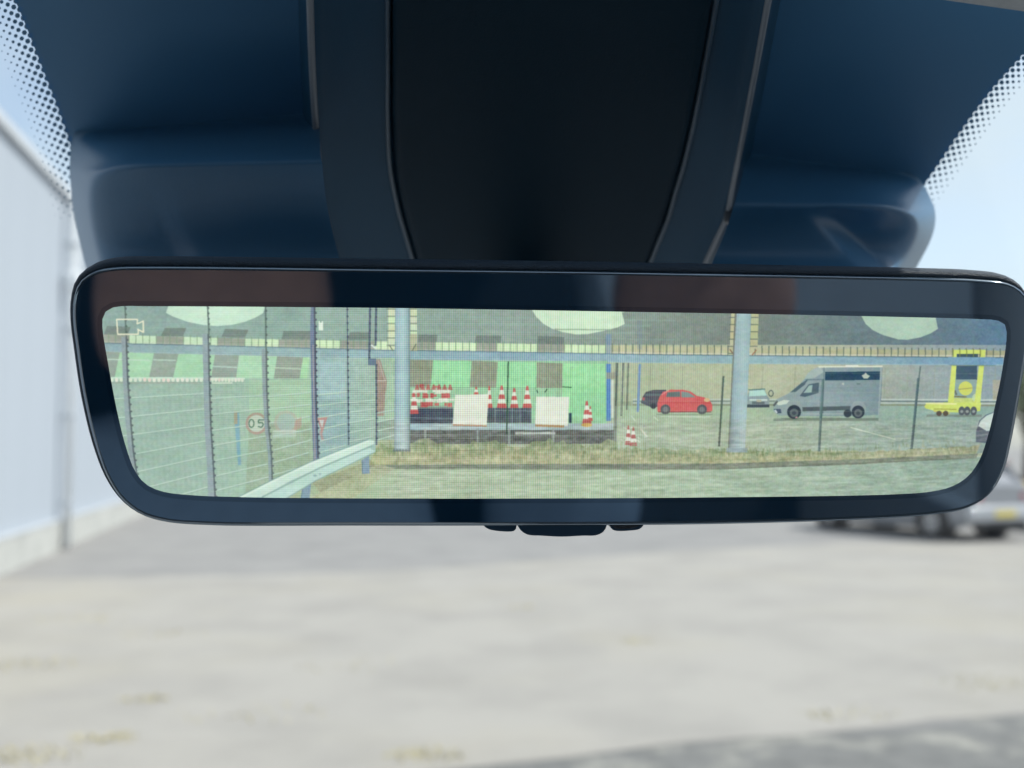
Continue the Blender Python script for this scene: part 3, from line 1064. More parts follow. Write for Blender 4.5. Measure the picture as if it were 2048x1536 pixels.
# left shed: pale and grey panels under the beam
lg, gg = (168, 222, 178), (146, 164, 152)
for q, c in (([(205, 703), (240, 705), (229, 757), (205, 757)], gg), ([(240, 705), (308, 707), (298, 757), (229, 757)], lg), ([(308, 707), (357, 708), (346, 757), (298, 757)], gg), ([(357, 708), (430, 710), (422, 760), (346, 757)], lg),
             ([(430, 710), (478, 711), (472, 756), (422, 756)], gg), ([(478, 711), (554, 713), (547, 764), (472, 760)], (176, 226, 184)), ([(554, 713), (606, 715), (598, 762), (547, 760)], (146, 160, 146)), ([(606, 715), (618, 715), (614, 772), (598, 770)], (170, 225, 170))):
    fill(q, c, tex=8)
line((215, 719), (300, 721), 2, (196, 228, 208)); line((307, 720), (352, 721), 2, (196, 228, 208)); line((424, 733), (474, 735), 2, (190, 226, 208)); line((549, 736), (602, 738), 2, (196, 226, 196))
rect(200, 757, 620, 1005, hgrad([(210, (152, 184, 170)), (420, (154, 186, 168)), (500, (160, 196, 172)), (620, (160, 194, 166))]), tex=8)
for k in range(56):
    x = 228 + k * 5.2
    line((x, 766), (x + 16, 990), 1.4, (128, 160, 146) if k % 2 else (176, 206, 186), .22)
rect(498, 760, 620, 850, (172, 212, 170), .55, tex=6)
fill([(498, 850), (620, 845), (620, 1000), (490, 1000)], (150, 170, 140), .65, tex=18)
fill([(468, 825), (478, 825), (482, 930), (476, 930)], (110, 165, 190), .8, tex=8)
rect(468, 822, 475, 848, (176, 160, 120), .8)
line((222, 756), (490, 757), 3.5, (204, 240, 216))
x = 224
while x < 490:
    disc(x, 760 + (random.random() - .5), 3.6 - .6 * (x > 420), random.choice([(240, 240, 222), (226, 240, 216), (240, 222, 208)]), 1, ry=4)
    x += 9.4 - 2.8 * (x > 410)
line((222, 766), (404, 766), 2, (150, 140, 130), .5); line((420, 766), (465, 766), 2.4, (220, 238, 214))
# area between the tall fence post and the big pole
rect(630, 716, 790, 935, hgrad([(630, (150, 186, 186)), (700, (156, 188, 178)), (760, (160, 190, 168)), (790, (170, 205, 170))]), tex=12)
rect(640, 724, 690, 800, (165, 200, 205), .5, tex=10)
fill([(752, 719), (760, 719), (774, 764), (770, 790), (768, 832), (752, 832)], (160, 128, 116), .75, tex=14)
line((757, 722), (770, 762), 2, (200, 190, 180), .8); line((754, 762), (772, 762), 2.5, (205, 195, 185), .8)
rect(640, 820, 700, 890, (140, 175, 180), .5, tex=14)
fill([(750, 845), (792, 838), (792, 880), (750, 890)], (120, 140, 130), .5, tex=16)
# lower ground left, dirt, grass
fill([(470, 1000), (760, 880), (2060, 870), (2060, 1010), (470, 1010)], (168, 188, 150), 1, tex=14)
ROAD = [(700, 940), (1440, 934), (1700, 926), (1960, 914), (2040, 905), (2040, 1010), (600, 1010)]
fill(ROAD, hgrad([(600, (170, 186, 148)), (800, (172, 198, 160)), (1200, (172, 204, 164)), (1600, (156, 190, 164)), (1960, (138, 174, 158))]), tex=10)
# lot beyond the fence
LOT = [(1225, 803), (2010, 806), (2010, 905), (1700, 915), (1225, 910)]
fill(LOT, hgrad([(1230, (166, 192, 158)), (1500, (166, 190, 158)), (1750, (150, 180, 164)), (2000, (140, 172, 164))]), tex=9)
rect(1225, 803, 2010, 812, (146, 158, 128), .55, tex=8)
for (a, b, c, d) in ((1262, 832, 1270, 842), (1306, 832, 1316, 842), (1700, 855, 1790, 879), (1320, 833, 1420, 834)):
    line((a, b), (c, d), 2.2, (202, 222, 196), .9)
# lot wall seams and guard rail
for xq in (1300, 1365, 1445, 1525, 1590, 1770, 1815, 1869, 1990):
    line((xq, 733), (xq - 3, 797), 1.8, (140, 152, 132), .5)
for (dy, w, c) in ((799, 3, (196, 214, 206)), (802.5, 2.5, (96, 118, 122)), (806, 3, (190, 206, 200)), (810, 3, (132, 142, 118))):
    line((1265, dy), (1560, dy), w, c, .75); line((1745, dy), (2005, dy + 1.5), w, c, .85)
# white half discs on the facade
WD = [[(338, 608), (332, 626), (345, 633), (375, 644), (405, 650), (435, 652.5), (465, 650), (490, 644), (512, 635), (526, 627), (533, 606)],
      [(1060, 612), (1064, 621), (1072, 634), (1085, 647), (1102, 657), (1125, 664.5), (1150, 669), (1175, 668.5), (1205, 662.5), (1235, 655), (1249, 648), (1240, 614)],
      [(1718, 622), (1722, 633), (1730, 648), (1745, 661), (1765, 670.5), (1795, 679), (1812, 680), (1840, 675), (1860, 667), (1875, 658), (1868, 626)]]
for k, q in enumerate(WD):
    fill(q, [(204, 240, 212), (208, 238, 204), (172, 204, 182)][k], tex=5)
    fill([(x + (3 if i in (0, len(q) - 1) else 0), y - 24) for i, (x, y) in enumerate(q)], [(210, 243, 218), (214, 241, 208), (178, 208, 186)][k], .5)
line((1108, 659), (1225, 660), 2.6, (140, 165, 140), .8)
PIC['pictured_wall_disc'] = [(WD[0], 'leftmost pale half disc at the top of the screen'), (WD[1], 'middle pale half disc at the top of the screen'), (WD[2], 'rightmost pale half disc at the top of the screen')]
# fence wires over the lot
for k in range(70):
    x_ = 1238 + k * 11
    line((x_ + 4, 732), (x_, 905), .9, (206, 218, 196), .16)
# middle building panels
mg, mb = (152, 226, 164), (138, 146, 124)
rect(820, 722, 1214, 850, (150, 204, 160), 1, tex=8)
for q, c in (([(820, 720), (866, 721), (861, 774), (820, 774)], mb), ([(866, 721), (943, 722), (939, 774), (861, 774)], mg), ([(943, 722), (995, 724), (992, 776), (939, 775)], mb), ([(995, 724), (1073, 725), (1072, 776), (992, 776)], mg),
             ([(1073, 725), (1125, 727), (1124, 776), (1072, 776)], mb), ([(1125, 727), (1209, 728), (1213, 850), (1124, 850)], (154, 228, 162))):
    fill(q, c, tex=10)
for k in range(66):
    x_ = 822 + k * 6
    line((x_ + 2, 722), (x_, 846), 1.3, (120, 172, 128) if k % 2 else (190, 236, 196), .22)
for k in range(60):
    x_, y_ = random.uniform(825, 1205), random.uniform(726, 842)
    fill([(x_, y_), (x_ + random.uniform(3, 22), y_ + random.uniform(-3, 3)), (x_ + random.uniform(0, 14), y_ + random.uniform(4, 18))], random.choice([(112, 160, 122), (176, 226, 178), (130, 150, 126)]), .16)
line((1124, 774), (1143, 775), 2, (60, 100, 70)); line((862, 774), (1072, 776), 1.2, (110, 170, 120), .6)
rect(1140, 785, 1212, 846, (140, 205, 155), .5, tex=10)
# flat bed with dark bins, cones, boards
rect(820, 816, 906, 850, (66, 76, 92), 1, tex=12); rect(820, 812, 906, 818, (120, 130, 130), .6)
line((820, 836), (906, 837), 1.6, (130, 150, 165), .8)
rect(972, 816, 1062, 846, (74, 86, 96), 1, tex=12)
for xx in (990, 1024, 1040): line((xx, 816), (xx, 846), 2, (140, 160, 165), .6)
line((990, 821), (1062, 822), 1.5, (150, 170, 175), .7)
rect(820, 847, 1226, 861, hgrad([(820, (150, 192, 214)), (900, (164, 190, 190)), (1000, (158, 196, 204)), (1225, (156, 184, 186))]), 1, tex=8)
rect(820, 860, 1228, 888, (98, 106, 104), 1, tex=22)
for xx in (850, 955, 1018, 1106): line((xx, 857), (xx, 892), 4, (150, 170, 165), .8)
rect(1030, 864, 1110, 869, (196, 210, 200), .9, tex=14)
line((820, 870), (1228, 872), 2, (140, 155, 150), .6)
red, wht = (196, 88, 86), (228, 236, 216)


def cone(x, yt, yb, w, tilt=0):
    n = 5
    for k in range(n):
        a, b = k / n, (k + 1) / n
        wa, wb = w * (.18 + .82 * a) / 2, w * (.18 + .82 * b) / 2
        ya, yb2 = yt + (yb - yt) * a, yt + (yb - yt) * b
        fill([(x - wa, ya), (x + wa, ya), (x + wb, yb2), (x - wb, yb2)], [(120, 92, 84), red, wht, (202, 84, 80), wht][k] if False else (red if k % 2 == 0 else wht), tex=10)
    return [(x - w * .09, yt), (x + w * .09, yt), (x + w / 2, yb), (x - w / 2, yb)]


for k in range(46):
    x, y = random.uniform(826, 904), random.uniform(774, 812)
    w, h = random.uniform(5, 13), random.uniform(5, 9)
    row = int((y - 770) / 9)
    c = red if row % 2 == 0 else wht
    j = random.uniform(-14, 14)
    rect(x - w / 2, 770 + row * 9 + random.uniform(-2, 2), x + w / 2, 770 + row * 9 + h, tuple(t_ + j for t_ in c), .92, tex=16)
for x in range(834, 908, 11): fill([(x - 1.5, 769), (x + 1.5, 769), (x + 5, 780), (x - 5, 780)], (178, 92, 88), .9, tex=12)
cn = [cone(978, 772, 816, 14), cone(1003, 771, 816, 20), cone(1028, 776, 816, 17), cone(1054, 772, 816, 19), cone(952, 774, 800, 15), cone(828, 786, 828, 18)]
B1 = [(910, 790), (977, 788.5), (973, 851), (905, 849)]
B2 = [(1072, 793.5), (1138, 794), (1135, 852), (1069.5, 850)]
for q in (B1, B2):
    fill(q, (228, 236, 216), tex=5)
line((905, 850), (973, 852), 3, (190, 130, 90)); line((1070, 851), (1128, 853), 4.5, (188, 136, 84))
rect(1137, 826, 1143, 846, (44, 70, 86)); line((1073, 780), (1075, 786), 2, (40, 70, 60)); line((1089, 785), (1094, 778), 2, (40, 70, 60))
cn.append(cone(1173, 802, 847, 19)); cone(1180, 812, 842, 10)
disc(1173, 850, 11, (226, 176, 70), 1, ry=4)
PIC['pictured_board'] = [(B1, 'white board nearer the blue grey pole on the screen'), (B2, 'white board right of the row of cones on the screen')]
PIC['pictured_traffic_cone'] = [(cn[0], 'slim cone touching the white board on the screen'), (cn[1], 'second cone right of the white board on the screen'), (cn[2], 'third cone right of the white board on the screen'), (cn[3], 'cone just left of the second white board on the screen'), (cn[6], 'lone cone with yellow base on the screen')]
# posts at the end of the building
rect(1212, 728, 1221, 842, (84, 134, 196), 1, tex=8); rect(1211, 668, 1222, 708, (100, 140, 190), .45)
rect(1221, 760, 1227, 836, (214, 226, 210), .8); rect(1212, 745, 1234, 758, (150, 150, 130), .8)
line((1233, 726), (1229, 902), 6, (124, 138, 124)); line((1234, 726), (1231, 812), 2, (70, 84, 76))
line((1246, 726), (1242, 832), 3.2, (84, 98, 92)); line((1256, 726), (1253, 820), 3, (104, 116, 104)); line((1245, 740), (1242, 830), 2, (200, 210, 190), .35)
line((1279, 728), (1275, 824), 5, (118, 150, 190)); rect(1274, 640, 1284, 700, (118, 140, 160), .3)
line((1016, 723), (1013, 868), 2.6, (44, 78, 60))
# fallen cones and rubble by the fence
for k in range(16):
    x, y = random.uniform(1236, 1290), random.uniform(850, 884)
    line((x, y), (x + random.uniform(-10, 10), y + random.uniform(-5, 5)), 3, random.choice([(214, 224, 200), (196, 208, 190), (150, 160, 150)]), .9)
cn2 = [cone(1256, 851, 890, 14), cone(1266, 854, 892, 15)]
line((1281, 858), (1292, 872), 3, (214, 222, 196))
PIC['pictured_traffic_cone'] += [(cn2[0], 'left one of two cones lying by the lot fence on the screen'), (cn2[1], 'right one of two cones lying by the lot fence on the screen')]
# vehicles in the lot
BC = [(1281, 806), (1284, 795), (1291, 784), (1306, 780), (1332, 780), (1326, 814), (1300, 814)]
fill(BC, (78, 80, 90), tex=10); line((1290, 790), (1326, 790), 5, (100, 118, 120), .8); disc(1306, 812, 6, (58, 62, 70)); rect(1284, 795, 1289, 801, (170, 92, 96))
RC = [(1314, 822), (1314, 806), (1318, 794), (1325, 784), (1340, 779.5), (1364, 779.5), (1380, 783), (1393, 792), (1408, 795), (1419, 801), (1424, 811), (1424, 822), (1412, 824), (1330, 825), (1316, 825)]
fill(RC, (214, 92, 92), tex=6)
line((1322, 790), (1336, 781), 2, (236, 150, 140), .8)
fill([(1334, 785), (1359, 783), (1360, 794), (1331, 794)], (98, 112, 112)); fill([(1362, 783), (1376, 785), (1391, 795), (1362, 795)], (126, 146, 142))
line((1316, 805), (1422, 806), 1.6, (190, 70, 72), .7); line((1316, 824), (1422, 824), 2, (120, 66, 70), .8)
disc(1413, 800, 6, (224, 186, 140), ry=4)
for xw in (1330, 1403):
    disc(xw, 819, 10, (84, 88, 92)); disc(xw, 819, 5.5, (116, 122, 122))
line((1312, 829), (1424, 829), 2.4, (120, 140, 116), .6)
SC_ = [(1493, 813), (1493, 796), (1498, 780), (1528, 778), (1534, 792), (1538, 797), (1537, 815), (1500, 816)]
fill(SC_, (142, 162, 164), tex=10)
fill([(1498, 782), (1527, 780), (1533, 791), (1497, 793)], (176, 222, 210)); line((1496, 780), (1530, 778), 2, (80, 120, 110)); line((1498, 800), (1534, 800), 3, (204, 226, 214)); rect(1503, 803, 1528, 808, (96, 112, 112)); rect(1493, 809, 1538, 815, (64, 78, 86)); rect(1512, 800, 1522, 804, (180, 180, 150))
for a in range(14):
    t0_, t1_ = 6.283 * a / 14, 6.283 * (a + 1) / 14
    line((1541 + 4.5 * math.cos(t0_), 787 + 6 * math.sin(t0_)), (1541 + 4.5 * math.cos(t1_), 787 + 6 * math.sin(t1_)), 1.8, (74, 88, 84))
VN = [(1545, 822), (1547, 806), (1552, 799), (1576, 787), (1600, 767), (1608, 758), (1614, 747), (1624, 739), (1640, 733), (1764, 732), (1762, 790), (1757, 830), (1728, 831), (1702, 832), (1600, 832), (1556, 831)]
rect(1546, 836, 1756, 842, (100, 118, 104), .8)
fill(VN, hgrad([(1545, (150, 172, 170)), (1640, (138, 160, 164)), (1760, (126, 150, 156))]), tex=5)
fill([(1608, 758), (1614, 747), (1624, 739), (1640, 734), (1646, 744), (1628, 756)], (172, 192, 184), .8)
line((1636, 734), (1764, 733), 3, (218, 226, 200)); line((1690, 732), (1716, 732), 3, (236, 240, 224)); line((1610, 760), (1648, 759), 2, (96, 120, 130), .9)
fill([(1649, 744), (1759, 743), (1758, 760), (1649, 761)], (36, 68, 92), tex=8)
fill([(1722, 751), (1728, 748), (1730, 745), (1733, 749), (1739, 752), (1734, 757), (1726, 757)], (188, 202, 186))
line((1647, 735), (1645, 830), 1.8, (104, 126, 134)); line((1761, 735), (1756, 830), 3, (160, 180, 178), .8)
fill([(1579, 785), (1602, 766), (1615, 759), (1608, 770), (1590, 784)], (78, 100, 112)); fill([(1598, 792), (1616, 769), (1637, 765), (1636, 786), (1609, 794)], (74, 96, 110)); fill([(1606, 786), (1617, 771), (1624, 770), (1622, 785)], (160, 196, 186), .9)
fill([(1550, 806), (1566, 800), (1578, 801), (1572, 808), (1556, 811)], (208, 224, 208)); line((1546, 812), (1554, 802), 4, (88, 94, 96)); fill([(1546, 818), (1560, 818), (1562, 826), (1552, 827)], (64, 84, 104)); line((1549, 820), (1553, 826), 3, (210, 222, 226))
fill([(1603, 814.5), (1703, 812), (1701, 820), (1604, 823)], (78, 92, 98)); line((1604, 828), (1690, 828), 3, (168, 184, 180), .8); line((1640, 770), (1638, 828), 1, (110, 132, 138))
line((1652, 776), (1755, 775), 1, (116, 140, 146), .7); disc(1685, 768, 2.5, (180, 196, 186)); line((1712, 768), (1719, 768), 2.2, (90, 112, 120))
for xw, r_ in ((1587, 14), (1715, 13)):
    disc(xw, 818, r_ + 3, (150, 168, 168), .8); disc(xw, 824, r_, (48, 60, 72)); disc(xw, 826, r_ * .62, (96, 108, 112)); disc(xw, 826, r_ * .3, (66, 78, 86))
disc(1694, 827, 8, (56, 68, 78), ry=8); line((1590, 836), (1594, 834), 2.4, (214, 150, 160))
ye, yd_ = (210, 228, 108), (196, 206, 92)
rect(1911, 731, 1953, 760, (58, 84, 104)); rect(1908, 759, 1951, 806, (136, 164, 160)); disc(1930, 777, 14, (208, 216, 96)); rect(1903, 796, 1950, 809, (196, 214, 120), tex=14)
line((1908, 781), (1912, 790), 4, (96, 104, 96)); line((1905, 793), (1932, 794), 2.6, (120, 118, 80)); line((1915, 779), (1944, 776), 1.5, (150, 150, 90)); disc(1952, 796, 9, (196, 226, 170), .8)
Y1 = [(1905, 700), (1914, 700), (1906, 808), (1894, 808)]
Y2 = [(1960, 700), (1970, 700), (1959, 809), (1947, 809)]
fill(Y1, ye, tex=6); fill(Y2, ye, tex=6); fill([(1905, 700), (1970, 700), (1969, 708), (1905, 708)], ye); rect(1912, 708, 1955, 715, (60, 82, 92))
YB = [(1847, 813), (1853, 806), (1902, 805), (1950, 803), (1961, 806), (1959, 822), (1930, 826), (1890, 824), (1868, 822), (1850, 817)]
fill(YB, ye, tex=10); line((1850, 807), (1912, 808), 2.5, (240, 244, 170)); line((1866, 818), (1912, 819), 2, (150, 150, 60), .8); line((1866, 822), (1898, 827), 3, (200, 190, 90))
rect(1852, 829, 1962, 834, (112, 126, 118), .7)
for xw in (1877, 1890): disc(xw, 827, 5.5, (84, 76, 66))
for xw in (1922, 1933, 1946): disc(xw, 822, 6.5, (84, 92, 100), ry=9); disc(xw, 823, 3, (150, 160, 160))
fill(beam, hgrad([(200, (140, 172, 180)), (1800, (128, 166, 184)), (2000, (112, 158, 192))]), .0)
bx0 = [(x, band_y(x, MIDB)) for x in np.linspace(1895, 1990, 6)] + [(x, band_y(x, BOTB)) for x in np.linspace(1990, 1895, 6)]
fill(bx0, hgrad([(1800, (126, 164, 182)), (2000, (112, 158, 192))]), tex=10); line((1900, 731), (1990, 731.5), 2, (112, 136, 120), .7)
for xg in np.arange(1905, 1972, 13.6): line((xg, 698), (xg, 714), 2, (120, 132, 70), .8)
WC = [(1950, 884), (1951, 862), (1957, 842), (1970, 830), (1992, 822), (1992, 888)]
fill(WC, (84, 98, 120), tex=10); fill([(1955, 852), (1960, 841), (1972, 831), (1992, 823), (1992, 858), (1972, 862)], (196, 218, 212)); line((1950, 872), (1975, 868), 3, (110, 124, 140))
rect(1984, 760, 2004, 800, (182, 170, 140), .6, tex=10)
PIC['pictured_car'] = [(RC, 'red hatchback shown on the screen'), (SC_, 'pale car seen head on, shown beside the right pole on the screen'), (WC, 'white and dark car cut off by the right edge of the screen'), (BC, 'dark car half hidden behind the red one on the screen')]
PIC['pictured_van'] = [(VN, 'grey horsebox van with dark window band shown on the screen')]
PIC['pictured_trailer'] = [(YB, 'low bed of the yellow trailer on the screen'), (Y1, 'left upright of the yellow trailer frame on the screen'), (Y2, 'right upright of the yellow trailer frame on the screen')]
# wire mesh fence over the lot: thin wires
for k in range(8):
    y = 745 + k * 19
    line((1235, y), (1990, y + 3), 1.0, (190, 206, 186), .22)
# grass verge and kerb
nb2 = N_grass


def grass_col(X, Y, sl):
    t = np.clip((Y - np.interp(X, [750, 1440, 1960], [882, 890, 884])) / 40, 0, 1)
    greenA = np.array((138, 162, 112)); och = np.array((184, 182, 126))
    k = np.clip(t + N_mid[sl] * .9 + N_grass[sl] * .7, 0, 1)[..., None]
    k2 = np.clip((X - 1500) / 300, 0, 1)[..., None]
    c = greenA * (1 - k) + och * k
    c = c * (1 - k2) + (c * .5 + np.array((170, 166, 118)) * .5) * k2
    return (c + (N_grass[sl] * 26 + N_fine[sl] * 20)[..., None]).astype(np.float32)


GR = [(748, 905), (760, 884)] + [(x, 886 + 6 * math.sin(x * .05) + random.uniform(-5, 5)) for x in range(775, 1235, 9)] + [(x, 898 + random.uniform(-5, 4)) for x in range(1235, 1440, 9)] + \
     [(x, 903 + random.uniform(-3, 2)) for x in range(1440, 1720, 9)] + [(x, float(np.interp(x, [1720, 1960], [904, 892])) + random.uniform(-2, 2)) for x in range(1720, 1960, 9)] + \
     [(1960, 886), (1950, 912), (1700, 924), (1440, 930), (1100, 931), (760, 933), (735, 938)]
fill(GR, grass_col, .8)
for k in range(300):
    x = random.uniform(760, 1930)
    yb_ = float(np.interp(x, [760, 1440, 1700, 1950], [908, 912, 912, 894])) + random.uniform(-12, 14)
    h_ = random.uniform(6, 16) * (1.4 if x < 1300 else 1)
    line((x, yb_), (x + random.uniform(-4, 4), yb_ - h_), 1.3, random.choice([(120, 146, 88), (104, 134, 84), (150, 160, 96), (186, 184, 126), (172, 172, 118)]), .45)
for (cx, cy, rx) in ((1520, 906, 40), (1600, 908, 46), (1660, 908, 30), (1440, 906, 24), (780, 905, 30), (860, 900, 40)):
    for k in range(40):
        x = cx + random.gauss(0, .5) * rx; h_ = random.uniform(6, 14)
        line((x, cy + random.uniform(-2, 8)), (x + random.uniform(-3, 3), cy - h_ + random.uniform(0, 6)), 1.8, random.choice([(100, 134, 80), (118, 148, 92), (132, 156, 100)]), .45)
KB = [(735, 930), (1000, 928), (1440, 927), (1700, 919), (1955, 907), (1952, 915), (1700, 930), (1440, 938), (1000, 938), (728, 938)]
fill(KB, (124, 138, 118), tex=14)
line((1000, 938.5), (1440, 938.5), 2, (110, 122, 100), .6); line((1440, 938.5), (1952, 916), 2, (100, 112, 96), .6)
for k in range(70):
    x, y = random.uniform(720, 1930), random.uniform(942, 990)
    line((x, y), (x + random.uniform(30, 120), y - random.uniform(0, 3)), random.uniform(1, 3.5), random.choice([(196, 218, 178), (150, 176, 146), (186, 208, 168)]), .22)
for k in range(60):
    x, y = random.uniform(1240, 1950), random.uniform(832, 895)
    line((x, y), (x + random.uniform(4, 40), y), random.uniform(1, 2.5), random.choice([(200, 220, 192), (150, 172, 146), (190, 210, 180)]), .35)
fill([(615, 1000), (752, 928), (790, 936), (700, 1000)], (178, 184, 144), .75, tex=22)
fill([(625, 965), (740, 920), (752, 930), (640, 985)], (150, 146, 112), .5, tex=26)
# left fence: wires
wc = (196, 226, 208)
W1 = [((225, 798), (408, 787)), ((235, 836), (408, 818)), ((246, 872), (410, 850)), ((258, 910), (412, 882)), ((268, 945), (413, 913)), ((285, 977), (415, 944)), ((352, 992), (415, 974)),
      ((423, 797), (525, 791)), ((423, 829), (527, 818)), ((424, 861), (530, 846)), ((427, 891), (531, 872)), ((430, 921), (533, 901)), ((431, 952), (535, 928)), ((433, 981), (540, 953)),
      ((537, 793), (620, 785)), ((537, 819), (620, 809)), ((540, 846), (620, 833)), ((545, 873), (622, 858)), ((548, 900), (622, 880)), ((547, 925), (618, 905)), ((545, 950), (612, 932)), ((550, 962), (580, 948)),
      ((636, 812), (694, 804)), ((636, 836), (693, 826)), ((638, 859), (693, 847)), ((638, 883), (694, 868)), ((636, 906), (692, 890)), ((697, 825), (750, 818)), ((697, 846), (750, 837)), ((698, 866), (750, 855)), ((697, 884), (745, 873)),
      ((754, 826), (790, 820)), ((754, 844), (790, 837)), ((754, 862), (790, 854)), ((754, 880), (790, 870)), ((636, 790), (694, 784)), ((697, 806), (750, 800))]
for p_, q_ in W1:
    line((p_[0], p_[1] + 1.6), (q_[0], q_[1] + 1.6), 1.2, (112, 140, 126), .5)
    line(p_, q_, 2.1, wc, .9)
# road signs seen through the fence
disc(513, 847, 22, (178, 146, 132), .85); SGN = disc(513, 847, 17, (198, 218, 196), .95)
GD = (74, 112, 92)
for (cx, w_, h_) in ((503, 5.0, 8.0),):
    for a in range(16):
        t0_, t1_ = 6.283 * a / 16, 6.283 * (a + 1) / 16
        line((cx + w_ * math.cos(t0_), 847 + h_ * math.sin(t0_)), (cx + w_ * math.cos(t1_), 847 + h_ * math.sin(t1_)), 2.4, GD)
for p_, q_ in (((528, 840), (517, 840)), ((517, 840), (517, 846)), ((517, 846), (524, 845)), ((524, 845), (527, 849)), ((527, 849), (523, 855)), ((523, 855), (516, 853))):
    line(p_, q_, 2.4, GD)
disc(572, 845, 24, (184, 168, 156), .5); disc(572, 845, 18, (160, 190, 178), .8); fill([(590, 842), (603, 834), (602, 856), (588, 862)], (184, 140, 128), .6)
fill([(545, 861), (592, 860), (592, 874), (546, 876)], (190, 214, 198), .6); line((546, 862), (592, 861), 1.6, (214, 230, 214))
fill([(634, 836), (655, 834), (644, 868)], (196, 128, 122), .8); fill([(638, 840), (648, 840), (644, 856)], (206, 220, 214), .9); line((641, 862), (645, 880), 5, (190, 140, 136), .7)
PIC['pictured_road_sign'] = [([(513 + 22 * math.cos(6.283 * k / 24), 847 + 22 * math.sin(6.283 * k / 24)) for k in range(24)], 'round mirrored speed limit sign behind the fence on the screen')]


def post(pts_l, pts_r, c, dark, name=None, knots=True):
    q = pts_l + list(reversed(pts_r))
    fill(q, c, tex=10)
    for i in range(len(pts_r) - 1):
        a, b = pts_r[i], pts_r[i + 1]
        line((a[0] - 1.2, a[1]), (b[0] - 1.2, b[1]), 3, dark, .95)
        if knots:
            n = int((b[1] - a[1]) / 12)
            for k in range(n):
                t = (k + .5) / n
                disc(a[0] + (b[0] - a[0]) * t + 1, a[1] + (b[1] - a[1]) * t, 2.3, dark, .9, n=8)
    return q


pd = (74, 86, 92)
for p_, q_ in (((250, 606), (253, 676)), ((415, 606), (418, 670)), ((531, 606), (532, 702))):
    line(p_, q_, 3, (84, 104, 100), .95)
    for k in range(6): disc(p_[0] + (q_[0] - p_[0]) * k / 6 + 1, p_[1] + (q_[1] - p_[1]) * k / 6, 2.4, (70, 90, 86), .9, n=8)
PO = [post([(243, 674), (246, 760), (250, 830), (257, 900), (266, 950)], [(254, 674), (257, 760), (262, 830), (268, 900), (276, 955)], (142, 162, 166), pd),
      post([(405, 668), (407, 760), (409, 850), (414, 930), (417, 1000)], [(418, 668), (420, 760), (423, 850), (428, 930), (432, 1000)], (144, 164, 170), pd),
      post([(523, 698), (525, 780), (529, 850), (536, 910), (538, 970)], [(534, 698), (535, 780), (538, 850), (544, 910), (546, 968)], (140, 160, 164), (84, 96, 98)),
      post([(622, 606), (620, 660), (622, 760), (624, 850), (627, 925)], [(630, 606), (631, 660), (632, 760), (635, 850), (638, 925)], (104, 122, 150), (60, 66, 84))]
line((626, 690), (630, 925), 2.2, (186, 170, 166), .7)
rect(637, 643, 646, 661, (232, 246, 230)); rect(640, 641, 643, 646, (110, 140, 130))
for (x0, y0, x1, y1, w) in ((694, 606, 697, 890, 2.2), (740, 606, 738, 730, 4), (752, 606, 751, 692, 4), (752, 730, 753, 890, 3)):
    line((x0, y0), (x1, y1), w, (70, 84, 108), .95)
    n = int((y1 - y0) / 13)
    for k in range(n): disc(x0 + (x1 - x0) * k / n + .5, y0 + (y1 - y0) * k / n, 2.3, (58, 68, 84), .9, n=8)
rect(738, 717, 752, 731, (96, 118, 140)); line((742, 690), (752, 698), 3, (220, 238, 224))
PIC['pictured_fence_post'] = [(PO[0], 'leftmost grey fence post on the screen'), (PO[1], 'second grey fence post from the left on the screen'), (PO[2], 'third grey fence post from the left on the screen'), (PO[3], 'dark blue double fence post on the screen')]
# tall poles with their boxes


def boxes(x0, x1, y0, y1, c, sl=0):
    y = y0
    while y < y1:
        t = (y - y0) / (y1 - y0) * sl
        rect(x0 + t, y, x1 + t, min(y + 14.5, y1), tuple(v_ + random.uniform(-7, 7) for v_ in c), tex=6)
        line((x0 + t - 3, y), (x1 + t, y), 2, (92, 110, 96), .8)
        y += 14.5


boxes(776, 791, 604, 700, (212, 232, 186)); boxes(820, 834, 604, 690, (210, 228, 186)); rect(820, 668, 834, 702, (176, 178, 144), .8)
line((778, 690), (786, 702), 2, (100, 116, 96)); line((824, 702), (832, 688), 2, (100, 110, 90))
POLE1 = [(790, 600), (820, 600), (820, 902), (788, 902)]
fill(POLE1, hgrad([(787, (122, 146, 154)), (794, (160, 192, 202)), (806, (174, 208, 210)), (815, (150, 184, 188)), (820, (108, 132, 136))]), tex=6)
for xk in range(788, 822, 6): disc(xk, 901, 3, (90, 110, 112), .8, n=8)
boxes(1462, 1473, 606, 710, (194, 196, 154), -4); boxes(1502, 1517, 606, 698, (192, 192, 152), -3)
line((1459, 699), (1466, 709), 2.2, (130, 100, 80)); line((1512, 700), (1503, 711), 2.2, (160, 110, 84))
POLE2 = [(1474, 600), (1503, 600), (1497, 728), (1489, 904), (1457, 904), (1466, 728)]
fill([(1470, 600), (1476, 600), (1462, 900), (1455, 900)], (112, 118, 110), .9)
fill(POLE2, hgrad([(1457, (120, 144, 150)), (1470, (156, 184, 190)), (1485, (168, 198, 200)), (1498, (154, 186, 188)), (1504, (126, 158, 160))]), tex=6)
rect(1452, 896, 1494, 905, (130, 160, 170), .8, tex=10)
PIC['pictured_pole'] = [(POLE1, 'thick blue grey pole left of the cones on the screen'), (POLE2, 'thick blue grey pole left of the grey van on the screen')]
for (a, b, w, c) in (((1446, 752), (1437, 893), 3.6, (84, 98, 86)), ((1645, 758), (1637, 903), 5, (92, 124, 124)), ((1836, 756), (1822, 898), 5, (84, 108, 116)), ((1839, 733), (1836, 757), 2, (104, 124, 122))):
    line(a, b, w, c, .95); line((a[0] + 1.4, a[1]), (b[0] + 1.4, b[1]), 1.4, (64, 88, 92), .8)
